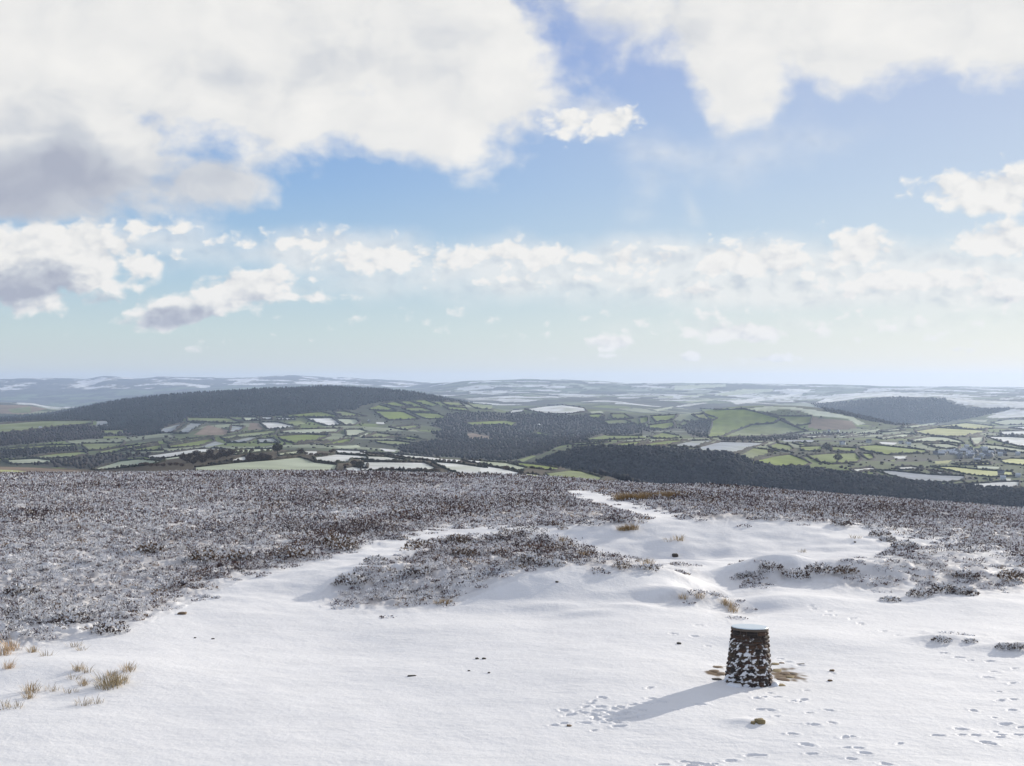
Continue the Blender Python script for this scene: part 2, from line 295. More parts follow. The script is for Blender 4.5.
# ------------------------------------------------------------------ fields, traced tile by tile
TILE = {1: (0,400,8.), 2: (120,400,8.), 3: (240,400,8.), 4: (360,390,8.), 5: (480,390,7.656), 6: (600,390,7.656), 7: (720,400,8.), 8: (840,410,5.565), 9: (674,360,2.926)}
def T(t, pts):
    ox, oy, s = TILE[t]; return [(ox+a/s, oy+b/s) for a, b in pts]
CLR = {'G': (.165,.215,.028), 'g': (.165,.20,.055), 'f': (.40,.44,.31), 's': (.72,.73,.72), 'b': (.22,.165,.12), 'y': (.44,.45,.20), 'h': (.33,.36,.40), 'k': (.06,.08,.05)}
FIELDS = [  # tile, kind, hedge?, outline
(1,'g',1,[(-200,210),(350,168),(740,165),(740,195),(500,212),(330,235),(-200,290)]),
(1,'g',1,[(10,392),(350,365),(600,358),(610,378),(330,388),(60,405)]),
(1,'g',1,[(650,350),(1000,345),(960,375),(830,400),(710,410),(660,370)]),
(1,'g',1,[(230,460),(450,430),(680,415),(710,435),(600,460),(350,470)]),
(1,'f',1,[(10,485),(300,470),(450,490),(380,510),(100,515)]),
(1,'g',1,[(800,412),(1000,372),(1024,400),(880,430),(800,432)]),
(1,'f',1,[(730,560),(1024,470),(1024,540),(800,565)]),
(1,'h',0,[(770,170),(860,170),(860,210),(780,210)]),
(1,'g',0,[(800,245),(980,240),(1024,262),(850,275)]),
(1,'g',0,[(800,290),(1000,290),(1020,305),(830,308)]),
(1,'b',0,[(-200,530),(260,540),(640,565),(640,592),(250,604),(-200,604)]),
(1,'y',0,[(-200,550),(140,562),(250,580),(100,588),(-200,578)]),
(1,'b',0,[(-200,40),(200,40),(380,70),(200,115),(-200,100)]),
(1,'g',0,[(60,75),(250,50),(240,100),(100,105)]),
(2,'g',1,[(530,140),(880,148),(980,185),(900,190),(700,178),(540,175)]),
(2,'h',1,[(345,225),(510,185),(420,265),(300,265)]),
(2,'h',1,[(560,185),(690,190),(540,270),(440,270)]),
(2,'b',0,[(700,200),(760,215),(870,240),(850,280),(590,280)]),
(2,'h',1,[(890,205),(1000,215),(960,245),(870,265)]),
(2,'h',1,[(870,330),(1024,300),(1130,295),(1000,345),(860,345)]),
(2,'G',1,[(100,400),(330,360),(340,405),(130,412)]),
(2,'g',1,[(0,380),(290,340),(300,350),(60,398),(0,400)]),
(2,'g',1,[(350,340),(750,290),(750,302),(400,350)]),
(2,'G',1,[(380,370),(740,310),(760,330),(640,370),(400,388)]),
(2,'h',0,[(640,380),(760,330),(830,350),(700,375)]),
(2,'g',1,[(800,300),(1024,265),(1260,242),(1240,275),(1090,290),(1024,298),(830,318)]),
(2,'s',1,[(200,450),(600,395),(750,388),(880,395),(640,430),(340,470),(240,465)]),
(2,'f',0,[(360,470),(500,440),(490,460),(380,475)]),
(2,'f',1,[(0,490),(150,475),(360,490),(260,515),(100,535),(0,530)]),
(2,'s',1,[(710,515),(850,490),(900,500),(780,515)]),
(2,'s',1,[(890,480),(960,455),(1010,452),(1010,490),(900,500)]),
(2,'f',1,[(870,405),(1024,395),(1220,392),(1210,415),(1060,425),(920,440)]),
(3,'f',1,[(15,140),(130,140),(170,165),(40,168)]),
(3,'s',1,[(155,138),(260,138),(260,160),(200,160)]),
(3,'s',1,[(290,145),(440,145),(440,160),(310,165)]),
(3,'G',1,[(340,125),(650,95),(790,130),(780,138),(350,138)]),
(3,'g',1,[(740,95),(830,90),(1010,130),(830,135)]),
(3,'s',1,[(520,145),(740,145),(820,205),(700,210),(600,180)]),
(3,'f',1,[(760,150),(930,155),(960,180),(900,205),(830,205)]),
(3,'b',0,[(80,185),(150,185),(190,235),(60,240)]),
(3,'s',1,[(155,180),(300,178),(480,220),(350,232),(220,235)]),
(3,'g',0,[(380,175),(480,165),(520,190),(430,210)]),
(3,'f',1,[(320,250),(420,237),(820,228),(770,262),(600,275),(330,265)]),
(3,'h',1,[(140,315),(270,305),(320,345),(150,345)]),
(3,'G',1,[(300,290),(520,275),(730,285),(600,330),(430,350),(330,320)]),
(3,'g',1,[(430,360),(620,330),(700,330),(600,350)]),
(3,'f',1,[(840,240),(960,235),(1024,255),(930,295),(850,290)]),
(3,'G',1,[(640,360),(850,310),(910,305),(880,345),(700,363)]),
(3,'f',0,[(750,370),(950,360),(960,380),(800,385)]),
(3,'f',1,[(300,430),(480,405),(510,410),(520,432),(420,440),(320,450)]),
(3,'s',0,[(510,410),(620,410),(620,435),(530,435)]),
(3,'s',1,[(770,402),(1024,410),(1024,440),(850,435),(770,425)]),
(3,'s',1,[(580,462),(770,435),(1024,450),(1024,475),(900,470),(860,500),(760,508),(620,490)]),
(3,'f',1,[(-360,540),(0,500),(270,480),(480,458),(550,480),(600,500),(780,520),(770,570),(300,590),(-360,590)]),
(3,'s',1,[(840,545),(900,535),(1010,550),(1024,500),(1024,590),(860,590)]),
(4,'G',1,[(60,150),(150,120),(300,160),(200,165),(80,160)]),
(4,'G',1,[(170,110),(280,95),(390,130),(310,140)]),
(4,'G',1,[(290,90),(400,90),(530,140),(440,140)]),
(4,'G',1,[(400,85),(520,80),(640,125),(570,135)]),
(4,'G',1,[(110,170),(350,175),(480,235),(240,245),(170,210)]),
(4,'G',1,[(330,147),(500,142),(620,178),(400,172)]),
(4,'G',1,[(400,182),(620,190),(690,215),(660,235),(520,230)]),
(4,'g',1,[(640,95),(800,100),(840,130),(700,125)]),
(4,'G',1,[(660,130),(850,145),(880,175),(720,160)]),
(4,'g',1,[(850,105),(1060,120),(1060,160),(930,150)]),
(4,'g',1,[(230,300),(470,280),(480,300),(370,325)]),
(4,'g',1,[(20,385),(130,345),(350,370),(200,385)]),
(4,'G',1,[(280,385),(400,375),(530,400),(430,405)]),
(4,'g',1,[(120,405),(300,410),(530,440),(400,445),(300,450),(140,425)]),
(4,'b',0,[(850,350),(900,345),(1024,370),(1060,390),(880,390)]),
(4,'s',0,[(130,255),(190,258),(190,272),(135,270)]),
(4,'f',0,[(0,345),(70,345),(50,365),(0,375)]),
(4,'s',1,[(0,500),(200,508),(480,530),(640,545),(640,570),(540,565),(440,555),(300,530)]),
(4,'s',1,[(0,530),(210,535),(400,565),(200,570),(0,560)]),
(4,'s',1,[(30,577),(520,582),(640,640),(500,650),(380,650),(300,640),(220,640),(0,655)]),
(4,'s',1,[(340,658),(500,658),(700,670),(840,690),(760,720),(340,720)]),
(4,'s',1,[(570,575),(780,590),(1024,625),(1024,670),(860,690),(760,660),(640,610)]),
(4,'s',1,[(810,555),(1024,575),(1024,600),(880,580)]),
(4,'s',0,[(640,550),(800,560),(770,585),(660,580)]),
(4,'s',0,[(150,465),(290,480),(280,495),(200,490)]),
(5,'s',1,[(210,180),(250,155),(330,150),(330,170),(250,182)]),
(5,'s',1,[(340,150),(400,140),(500,125),(640,115),(800,140),(820,165),(700,182),(500,185),(420,165)]),
(5,'f',0,[(840,165),(930,160),(950,178),(850,180)]),
(5,'G',1,[(810,190),(930,185),(950,195),(900,220),(850,215)]),
(5,'G',1,[(-120,250),(30,240),(200,235),(290,250),(250,280),(160,265),(-60,275)]),
(5,'G',1,[(390,335),(450,320),(600,365),(480,355)]),
(5,'G',1,[(800,380),(950,345),(980,350),(1250,352),(1250,375),(1070,380),(850,388)]),
(5,'g',0,[(280,540),(400,500),(430,505),(330,550)]),
(5,'g',1,[(660,465),(740,445),(860,435),(800,455),(700,470)]),
(5,'g',1,[(660,410),(980,395),(980,405),(750,425)]),
(5,'G',1,[(210,550),(400,565),(640,605),(560,618),(400,600),(290,580)]),
(5,'f',1,[(0,545),(210,560),(370,600),(320,620),(180,600),(0,570)]),
(5,'s',1,[(0,575),(180,605),(310,635),(270,690),(0,690)]),
(5,'y',1,[(350,640),(440,650),(520,680),(560,710),(340,710)]),
(5,'g',1,[(500,640),(690,615),(780,625),(950,675),(900,710),(580,710)]),
(6,'G',1,[(70,430),(150,410),(370,390),(250,430),(130,445)]),
(6,'G',1,[(280,435),(400,405),(530,388),(670,385),(480,430),(350,440)]),
(6,'h',1,[(530,430),(700,390),(890,385),(730,440),(640,440)]),
(6,'G',1,[(390,200),(600,190),(560,230),(430,245)]),
(6,'G',1,[(370,270),(560,245),(580,280),(480,305),(380,295)]),
(6,'G',1,[(300,215),(370,205),(370,250),(310,265)]),
(6,'G',1,[(80,185),(190,185),(250,220),(100,222)]),
(6,'g',1,[(10,235),(200,228),(260,260),(60,265)]),
(6,'G',1,[(380,360),(480,325),(600,350),(600,372),(420,375)]),
(6,'g',1,[(600,270),(640,235),(690,250),(640,275)]),
(6,'y',1,[(700,190),(800,185),(900,215),(850,240),(750,215)]),
(6,'f',0,[(410,150),(560,125),(550,140),(440,162)]),
(6,'s',0,[(580,125),(650,110),(840,95),(700,120),(600,132)]),
(6,'f',0,[(650,85),(840,70),(870,80),(700,95)]),
(6,'s',0,[(880,25),(980,10),(1080,12),(980,40),(900,38)]),
(6,'f',0,[(600,50),(790,30),(800,42),(640,58)]),
(6,'f',0,[(440,50),(560,48),(560,60),(450,62)]),
(7,'G',1,[(-160,70),(0,78),(200,75),(320,105),(480,150),(420,185),(250,200),(0,300),(-100,300),(-60,180)]),
(7,'g',1,[(250,200),(420,190),(480,160),(600,215),(700,250),(500,280),(0,310),(30,290)]),
(7,'g',1,[(340,105),(500,130),(740,130),(720,190),(600,212),(490,150)]),
(7,'f',0,[(200,72),(380,50),(600,58),(850,95),(1060,135),(1160,190),(1100,200),(1024,150),(900,140),(730,120),(640,85),(500,70),(380,95)]),
(7,'b',0,[(730,140),(900,150),(1060,170),(1100,230),(850,240),(700,220)]),
(7,'h',1,[(-160,375),(0,335),(380,345),(280,375),(130,420),(60,428),(-160,420)]),
(7,'g',1,[(150,440),(260,385),(400,400),(500,420),(420,430),(240,480),(170,460)]),
(7,'G',1,[(380,370),(450,345),(560,365),(600,400),(540,415),(420,390)]),
(7,'G',1,[(260,490),(400,455),(560,435),(680,480),(730,510),(650,545),(560,545),(480,550),(400,520)]),
(7,'G',1,[(640,375),(810,370),(830,400),(780,412),(650,410)]),
(7,'G',1,[(690,445),(850,430),(1090,425),(1130,480),(1100,500),(900,515),(800,500),(740,470)]),
(7,'G',1,[(890,375),(1100,388),(1080,415),(900,415)]),
(7,'G',1,[(580,345),(640,340),(800,355),(640,362)]),
(7,'h',0,[(500,320),(750,320),(740,335),(510,332)]),
(7,'s',1,[(650,295),(870,280),(930,290),(800,302),(700,305)]),
(7,'f',0,[(970,295),(1080,275),(1060,298)]),
(8,'f',1,[(0,145),(170,130),(160,142),(20,155)]),
(8,'f',0,[(70,130),(220,105),(220,112),(90,135)]),
(8,'f',1,[(215,120),(330,103),(360,115),(240,125)]),
(8,'f',1,[(340,95),(540,68),(550,78),(430,102),(350,100)]),
(8,'y',1,[(410,120),(540,100),(820,115),(800,125),(700,150),(600,150),(440,135)]),
(8,'y',1,[(550,90),(700,72),(860,90),(850,105),(720,110),(640,95),(560,97)]),
(8,'f',0,[(720,55),(820,55),(810,68),(740,65)]),
(8,'f',1,[(840,70),(940,52),(1124,55),(1124,80),(900,85)]),
(8,'f',1,[(205,158),(350,135),(450,140),(350,155),(240,165)]),
(8,'f',1,[(380,170),(500,148),(600,155),(680,175),(690,190),(560,178),(420,182)]),
(8,'f',1,[(460,190),(600,190),(670,205),(650,220),(540,212)]),
(8,'G',1,[(80,205),(200,195),(480,225),(490,240),(260,252),(150,230)]),
(8,'G',1,[(100,242),(180,245),(195,272),(160,278)]),
(8,'s',1,[(50,332),(180,320),(200,332),(80,348)]),
(8,'h',1,[(190,335),(300,340),(500,360),(700,368),(690,390),(600,405),(400,395),(280,365)]),
(8,'s',1,[(310,320),(400,315),(470,330),(340,335)]),
(8,'h',1,[(480,332),(620,355),(560,360)]),
(8,'y',1,[(500,315),(640,318),(800,335),(960,345),(965,368),(840,375),(700,358),(600,335)]),
(8,'y',1,[(620,300),(840,292),(840,305),(660,308)]),
(8,'y',0,[(530,285),(620,280),(600,298),(530,298)]),
(8,'y',1,[(890,280),(950,270),(1124,275),(1124,320),(920,300)]),
(8,'f',0,[(750,312),(890,318),(880,328),(760,322)]),
(8,'f',1,[(725,155),(800,150),(800,180),(750,205)]),
(8,'f',1,[(790,195),(880,200),(1124,235),(1124,250),(880,225),(800,220)]),
(8,'s',1,[(820,150),(940,150),(1124,160),(1124,215),(1024,210),(900,180)]),
(8,'s',1,[(890,120),(1124,115),(1124,145),(900,140)]),
(8,'s',1,[(940,100),(1124,85),(1124,105),(1024,110)]),
(8,'s',1,[(620,418),(900,400),(1000,398),(1000,425),(940,440),(800,435)]),
(8,'h',1,[(955,441),(1124,420),(1124,452)]),
(8,'s',0,[(810,40),(900,15),(1124,-10),(1124,35),(860,45)]),
(8,'s',0,[(890,385),(950,380),(950,395)]),
(8,'s',0,[(300,258),(370,255),(360,270),(310,272)]),
(8,'G',0,[(280,280),(320,270),(300,288)]),
(8,'s',0,[(220,178),(320,182),(300,194),(230,188)]),
(9,'s',0,[(410,128),(470,100),(640,93),(850,105),(700,108),(560,108),(500,118)]),
(9,'s',0,[(800,112),(900,118),(1124,125),(1124,140),(900,140),(830,125)]),
(9,'f',0,[(120,100),(200,85),(290,85),(290,92),(150,105)]),
(9,'f',0,[(0,75),(150,70),(150,78),(0,88)]),
(9,'s',0,[(165,120),(260,108),(270,118),(180,130)]),
(9,'s',0,[(270,108),(360,98),(380,103),(300,114)]),
(9,'s',0,[(330,84),(400,86),(390,95),(340,92)]),
]
FPX = [(k, h, np.array(T(t, p))) for t, k, h, p in FIELDS]
# woods that read as one mass: name-free label, outline in the view, tree size, spacing, colour, conifer?
WOODS = [
 ('dark conifer forest covering the long wooded hill at left', [(-120,423),(0,417),(50,413),(100,402),(150,395),(200,391),(250,389),(300,386),(330,385),(360,387),(420,392),(470,402),(484,406),(440,402),(420,401),(380,402),(362,406),(355,410),(330,411),(283,416),(240,417),(186,417),(180,424),(160,434),(140,436),(100,430),(96,421),(0,422),(-120,430)], 9, 1.5, (.022,.029,.030), 1),
 ('bare brown wood below the long green field at far left', T(1,[(-200,290),(0,272),(330,240),(500,217),(700,202),(800,215),(1300,235),(1300,262),(800,310),(560,325),(0,372),(-200,380)]), 9, 2.2, (.05,.042,.04), 0),
 ('dark wooded strip between two narrow green fields at far left', T(1,[(-200,420),(0,408),(300,395),(600,385),(650,408),(400,425),(200,455),(0,472),(-200,480)]), 8, 2.4, (.038,.036,.034), 0),
 ('dark wooded belt running up to the pale field at the moor edge', T(1,[(250,520),(450,485),(800,448),(1024,432),(1200,425),(1200,455),(1024,462),(850,510),(720,555),(540,548)]), 8, 3.5, (.05,.042,.036), 0),
 ('dense dark wood filling the steep gorge behind the right moor edge', [(536,462),(560,454),(580,450),(600,447),(650,448),(700,452),(730,454),(752,463),(780,469),(800,468),(850,474),(900,481),(960,487),(1024,491),(1130,494),(1130,530),(1024,512),(900,503),(800,495),(700,489),(640,488),(612,478),(580,470),(540,465)], 9, 2.6, (.018,.021,.026), 0),
 ('bare winter wood spread over the deep valley in the centre', [(436,421),(446,414),(480,412),(500,413),(560,415),(600,416),(608,420),(650,427),(690,428),(640,433),(600,439),(560,446),(540,455),(520,459),(508,461),(480,460),(430,456),(398,452),(402,446),(440,440),(430,432),(445,430),(430,426)], 9, 2.3, (.034,.033,.030), 0),
 ('dark wood in the fold left of the smooth green hill', T(6,[(700,240),(800,240),(910,218),(940,235),(890,300),(850,370),(700,360),(640,300),(620,280)]), 8, 2.4, (.034,.034,.032), 0),
 ('wooded hillside rising behind the village on the right', T(9,[(400,128),(500,122),(640,106),(700,110),(795,112),(800,124),(860,140),(940,142),(970,134),(985,145),(900,165),(780,185),(650,192),(570,178),(440,148)]), 10, 1.6, (.035,.036,.04), 0),
 ('thin brown thicket along the foot of the smooth green hill', T(7,[(0,310),(80,300),(320,298),(560,282),(850,262),(1300,262),(1300,275),(900,276),(640,292),(640,315),(420,330),(0,328)]), 7, 2.0, (.055,.048,.04), 0),
]
# ------------------------------------------------------------------ near cover, outlines in the view
def C1(pts): return [(560+a/4.267, 480+b/4.267) for a, b in pts]
PATH = C1([(20,34),(130,46),(235,58),(262,84),(345,106),(450,132),(600,172),(600,200),(390,196),(340,176),(300,152),(220,124),(140,100),(40,74)])
EDGE = curve([(-400,720),(-60,672),(0,652),(60,640),(110,628),(140,620),(190,598),(240,577),(300,563),(350,549),(400,537),(432,530),(470,527),(520,528),(560,527),(640,524),(680,520),(760,521),(840,523),(880,527),(920,534),(960,541),(1024,550),(1400,580)])
ISLAND = [(330,597),(345,582),(380,566),(418,552),(445,544),(480,537),(520,532),(560,541),(595,553),(600,562),(560,566),(520,574),(485,586),(462,596),(440,605),(380,609),(335,608)]
PATCH = [  # outline, density
 (C1([(0,320),(60,310),(180,340),(400,352),(430,375),(380,380),(200,372),(0,358)]), .75),
 (C1([(80,395),(180,380),(200,395),(110,412)]), .45),
 (C1([(430,355),(520,365),(560,400),(600,425),(590,445),(540,430),(500,385)]), .55),
 (C1([(455,505),(540,480),(620,470),(690,500),(780,560),(790,600),(730,600),(690,545),(600,520),(470,535)]), .55),
 (C1([(750,400),(860,350),(960,360),(1030,410),(1024,440),(960,420),(860,460),(790,470)]), .8),
 ([(814,572),(830,562),(860,560),(905,556),(940,562),(1060,572),(1060,592),(975,594),(900,592),(850,592),(826,585)], .6),
 ([(885,540),(940,545),(1060,548),(1060,574),(900,566)], .55),
 ([(916,642),(940,630),(950,634),(962,643),(940,648)], .32),
 ([(962,638),(1000,636),(998,643),(965,645)], .3),
 ([(1000,647),(1015,640),(1060,640),(1060,655),(1010,652)], .35),
 ([(620,600),(655,596),(640,604)], .25),
]
def heath_soft(px, row, y):
    s = np.clip(45/y, .15, 1.2); t = 0
    for a, b_ in ((0, 0), (-12, 0), (12, 0), (0, -5), (0, 6), (8, 3), (-8, 3)): t = t+heath_density(px+a*s, row+b_*s)
    return t/7
def heath_density(px, row):
    d = np.where(row < EDGE(px), 1.0, 0.0)
    d[inpoly(px, row, ISLAND)] = 1.0
    for p, w in PATCH:
        m = inpoly(px, row, p); d[m] = np.maximum(d[m], w)
    d[inpoly(px, row, PATH)] = 0
    return d
# ------------------------------------------------------------------ ground sheets
def sheet(xs, ds, name, material, paint):
    PX, D = np.meshgrid(xs, ds)
    X = (PX-CX)/F*D; Z = land(X, D)
    if name == 'ground':        # snow lying lumpy over buried heather
        h = heath_soft(PX, CY+F*(HC-Z)/D, D)
        Z = Z + h*(1-sstep(70, 130, D))*(.10*np.clip(fbm(X/.55, D/.7, 3, 401)+.1, -.1, 1) + .03*fbm(X/.2, D/.25, 2, 402))
    V = np.stack([X, D, Z], -1).reshape(-1, 3)
    nr, nc = PX.shape
    q_ = CY+F*(HC-Z)/D
    SHEETS[name] = (np.asarray(xs), np.asarray(ds), Z, np.minimum.accumulate(q_, axis=0))
    i = np.arange(nr-1)[:, None]*nc + np.arange(nc-1)[None]
    Fc = np.stack([i, i+1, i+nc+1, i+nc], -1).reshape(-1, 4)
    col = paint(X, D, Z, PX).reshape(-1, 3)
    return add(name, make_mesh(name, V, Fc, material, col, smooth=True))

def columns(step):
    a = np.geomspace(1, 1100, 34)
    mid = np.arange(-20, 1044.01, step)
    return np.concatenate([(mid[0]-a)[::-1], mid, mid[-1]+a])

def paint_near(X, Y, Z, PX):
    row = CY+F*(HC-Z)/Y
    h = heath_soft(PX, row, Y)
    n = fbm(X/.5, Y/.9, 3, 51); n2 = fbm(X/7, Y/12, 3, 52)
    t = np.clip(h*(.42+.30*n+.22*n2), 0, .85)
    t = np.where(Y > 75, np.clip(t+.10*h, 0, .9), t)
    dark = np.stack([.17+.04*n2, .135+.02*n2, .125+0*n2], -1)
    c = SNOW*(1-t[..., None]) + dark*t[..., None]
    # bare trodden earth round the pillar
    for px, rw, rx, ry in [(715,675,.22,.35),(787,673,.40,.75),(748,668,.5,.5)]:
        x, y = xy_at(px, rw)
        e = 1-sstep(.5, 1.0, np.sqrt(((X-x)/rx)**2+((Y-y)/ry)**2)+.45*noise2(X*6, Y*4, 61))
        c = c*(1-e[..., None]) + np.array([.16, .105, .055])*e[..., None]
    return c

rows_lo = np.linspace(1.3, 20, 30)[:-1]
q = 383+HC*F/20.0
nd = []
r = q
while True:
    d = HC*F/(r-CY)
    if d > 58: break
    nd.append(d); r -= .55 if d < 32 else .65
d = nd[-1]
while d < 300: d *= 1.0042; nd.append(d)
ground = sheet(columns(1.0), np.concatenate([rows_lo, nd]), 'ground', M_SNOW, paint_near)
tag(ground, kind='structure')

def cells(X, Y, size, seed):
    """nearest and second nearest jittered centre: (random per cell, edge distance)"""
    gx = X/size; gy = Y/size; ix = np.floor(gx).astype(int); iy = np.floor(gy).astype(int)
    F1 = np.full(X.shape, 9.); F2 = np.full(X.shape, 9.); R = np.zeros(X.shape)
    for a in (-1, 0, 1):
        for b in (-1, 0, 1):
            jx = ix+a; jy = iy+b
            h = (jx*73856093 ^ jy*19349663 ^ seed*83492791) & 0xffffff
            r1 = ((h*16807) % 65521)/65521.; r2 = ((h*48271) % 65519)/65519.; r3 = ((h*69621) % 65497)/65497.
            dd = np.maximum(np.abs(gx-(jx+.15+.7*r1)), np.abs(gy-(jy+.15+.7*r2)))
            m = dd < F1
            F2 = np.where(m, F1, np.minimum(F2, dd)); R = np.where(m, r3, R); F1 = np.where(m, dd, F1)
    return R, (F2-F1)*size

def paint_far(X, Y, Z, PX):
    row = CY+F*(HC-Z)/Y
    vis = np.minimum.accumulate(row, axis=0) >= row-.35
    c = np.zeros(X.shape+(3,)); c[:] = (.052, .064, .034)
    # countryside nobody traced: small fields, copses and rough ground
    ang = .5; Xr = X*math.cos(ang)+Y*math.sin(ang); Yr = -X*math.sin(ang)+Y*math.cos(ang)
    Xr = Xr+60*fbm(X/500, Y/500, 2, 71); Yr = Yr+60*fbm(X/500, Y/500, 2, 72)
    R, E = cells(Xr, Yr, 260, 5)
    Rb, Eb = cells(Xr, Yr, 330, 6)
    R = np.where(Y > 8500, Rb, R); E = np.where(Y > 8500, Eb, E)
    big = fbm(X/1800, Y/2600, 3, 73)
    def setc(m, v): c[m] = v
    rough_ = (Y < 2150)
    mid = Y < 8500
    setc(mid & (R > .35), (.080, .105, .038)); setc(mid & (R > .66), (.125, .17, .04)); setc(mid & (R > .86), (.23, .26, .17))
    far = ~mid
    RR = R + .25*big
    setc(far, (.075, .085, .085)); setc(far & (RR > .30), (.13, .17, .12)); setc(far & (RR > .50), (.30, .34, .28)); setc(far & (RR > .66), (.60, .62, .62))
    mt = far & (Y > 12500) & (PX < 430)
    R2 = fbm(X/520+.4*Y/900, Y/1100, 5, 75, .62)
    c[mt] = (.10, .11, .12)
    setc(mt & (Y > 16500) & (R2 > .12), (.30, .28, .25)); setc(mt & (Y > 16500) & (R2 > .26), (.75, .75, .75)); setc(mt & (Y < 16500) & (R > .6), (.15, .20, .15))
    hd = (E < np.where(far, 26, 9)) & ~mt
    setc(hd, (.06, .06, .05)); setc(rough_, (.085, .068, .045))
    c *= (1+.28*fbm(X/140, Y/260, 4, 79))[..., None]
    # grass, frost and snow of the traced fields
    ok = vis & (Y > 700)
    for i, (k, h, poly) in enumerate(FPX):
        m = inpoly(PX, row, poly) & ok
        if not m.any(): continue
        x = X[m]; y = Y[m]
        base = np.array(CLR[k]); rr = RNG.uniform(.88, 1.12); base = base*rr
        n = fbm(x/120, y/160, 3, 100+i)
        v = base[None]*(1+.22*n[:, None])
        an = RNG.uniform(0, 3.14); strp = np.sin((x*math.cos(an)+y*math.sin(an))/RNG.uniform(5, 9)+2*n)   # tractor lines, worn strips
        v = v*(1+.06*strp[:, None])
        if k in 'Ggf':      # frost lies in patches
            w = np.clip(.20+.55*fbm(x/170, y/330, 3, 300+i), 0, .8)*{'G': .12, 'g': .30, 'f': .55}[k]
            v = v*(1-w[:, None]) + np.array([.55, .60, .58])*w[:, None]
        if k in 'sh':
            w = np.clip(.10+.5*fbm(x/90, y/200, 3, 300+i), 0, .6)
            v = v*(1-w[:, None]) + np.array([.33, .36, .25])*w[:, None]
        c[m] = v
    fld = np.zeros(X.shape, bool)
    for k, h, p in FPX: fld |= inpoly(PX, row, p)
    for lab, poly, *_ in WOODS: c[inpoly(PX, row, np.array(poly)) & ok & ~fld] = (.045, .042, .036)
    # brown bracken and heath on the slopes just over the edge of the moor
    m = (Y < 1000); c[m] = (.17, .125, .09)
    return c
fd = [B_D(np.array([1624.]))[0]]
fd = list(np.geomspace(300, 900, 60)[:-1])
d = 900
while d < 28000:
    fd.append(d); d *= 1.0042 if d < 10000 else 1.006
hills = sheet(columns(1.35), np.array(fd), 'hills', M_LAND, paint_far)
tag(hills, kind='structure')

# ------------------------------------------------------------------ blobs: hedges, woods, crowns seen from afar
_t = (1+5**.5)/2
ICO_V = np.array([(-1,_t,0),(1,_t,0),(-1,-_t,0),(1,-_t,0),(0,-1,_t),(0,1,_t),(0,-1,-_t),(0,1,-_t),(_t,0,-1),(_t,0,1),(-_t,0,-1),(-_t,0,1)], float)
ICO_V /= np.linalg.norm(ICO_V[0])
ICO_F = np.array([(0,11,5),(0,5,1),(0,1,7),(0,7,10),(0,10,11),(1,5,9),(5,11,4),(11,10,2),(10,7,6),(7,1,8),(3,9,4),(3,4,2),(3,2,6),(3,6,8),(3,8,9),(4,9,5),(2,4,11),(6,2,10),(8,6,7),(9,8,1)])
def blobs(P, size, cols, jit=.35, tall=0):
    """P (n,3) centres, size (n,3) radii, cols (n,3)"""
    n = len(P)
    rr = 1+RNG.uniform(-jit, jit, (n, 12, 1))
    v = ICO_V[None]*rr
    a = RNG.uniform(0, 6.28, n); c, s = np.cos(a)[:, None], np.sin(a)[:, None]
    v = np.stack([v[..., 0]*c-v[..., 1]*s, v[..., 0]*s+v[..., 1]*c, v[..., 2]], -1)
    if tall:   # pointed like a spruce
        z = v[..., 2]; w = np.clip(.95-.55*z, .15, 1.4); v[..., 0] *= w; v[..., 1] *= w
    v = v*size[:, None, :]+P[:, None, :]
    Fc = (ICO_F[None]+12*np.arange(n)[:, None, None]).reshape(-1, 3)
    cc = np.repeat(cols[:, None, :], 12, 1)*(1+RNG.uniform(-.18, .18, (n, 12, 1)))
    return v.reshape(-1, 3), Fc, cc.reshape(-1, 3)

ORD = ['first','second','third','fourth','fifth','sixth','seventh','eighth','ninth','tenth','eleventh','twelfth','thirteenth','fourteenth','fifteenth','sixteenth','seventeenth','eighteenth','nineteenth','twentieth']
KN_ = {'G': 'bright green', 'g': 'dull green', 'f': 'frosted', 's': 'snow white', 'b': 'brown', 'y': 'yellowish', 'h': 'bluish'}
REG = [('on the near slope', 'on the near slope'),
       ('low at far left', 'low at far left'),
       ('under the wooded hill', 'below the long wooded hill'),
       ('on the bright hillside', 'on the bright hillside'),
       ('in mid valley', 'mid valley'),
       ('round the green hill', 'around the smooth green hill'),
       ('above the gorge wood', 'above the gorge wood'),
       ('near the village', 'around the village')]
hedge_jobs = []
for i, (k, h, poly) in enumerate(FPX):
    if not h: continue
    pts = []
    for a in range(len(poly)):
        p0, p1 = poly[a], poly[(a+1) % len(poly)]
        tx, _, tsc = TILE[FIELDS[i][0]]; wid = {8.: 1024, 7.656: 980, 5.565: 1024, 2.926: 1024}[tsc]
        if abs(p0[0]-p1[0]) < .3 and (abs(p0[0]-tx) < .6 or p0[0] > tx+wid/tsc-.6): continue   # field goes on there
        L = np.hypot(*(p1-p0)); n = max(2, int(L/1.15))
        for t in np.arange(n)/n: pts.append(p0+(p1-p0)*t)
    hedge_jobs.append((i, k, poly, np.array(pts)))
allp = np.concatenate([j[3] for j in hedge_jobs])
lim = (allp[:, 0] > -140) & (allp[:, 0] < 1160)
H = hit(allp[:, 0], allp[:, 1], True)
H[~lim] = np.nan; H[H[:, 1] < 1050] = np.nan
o = 0; done = []
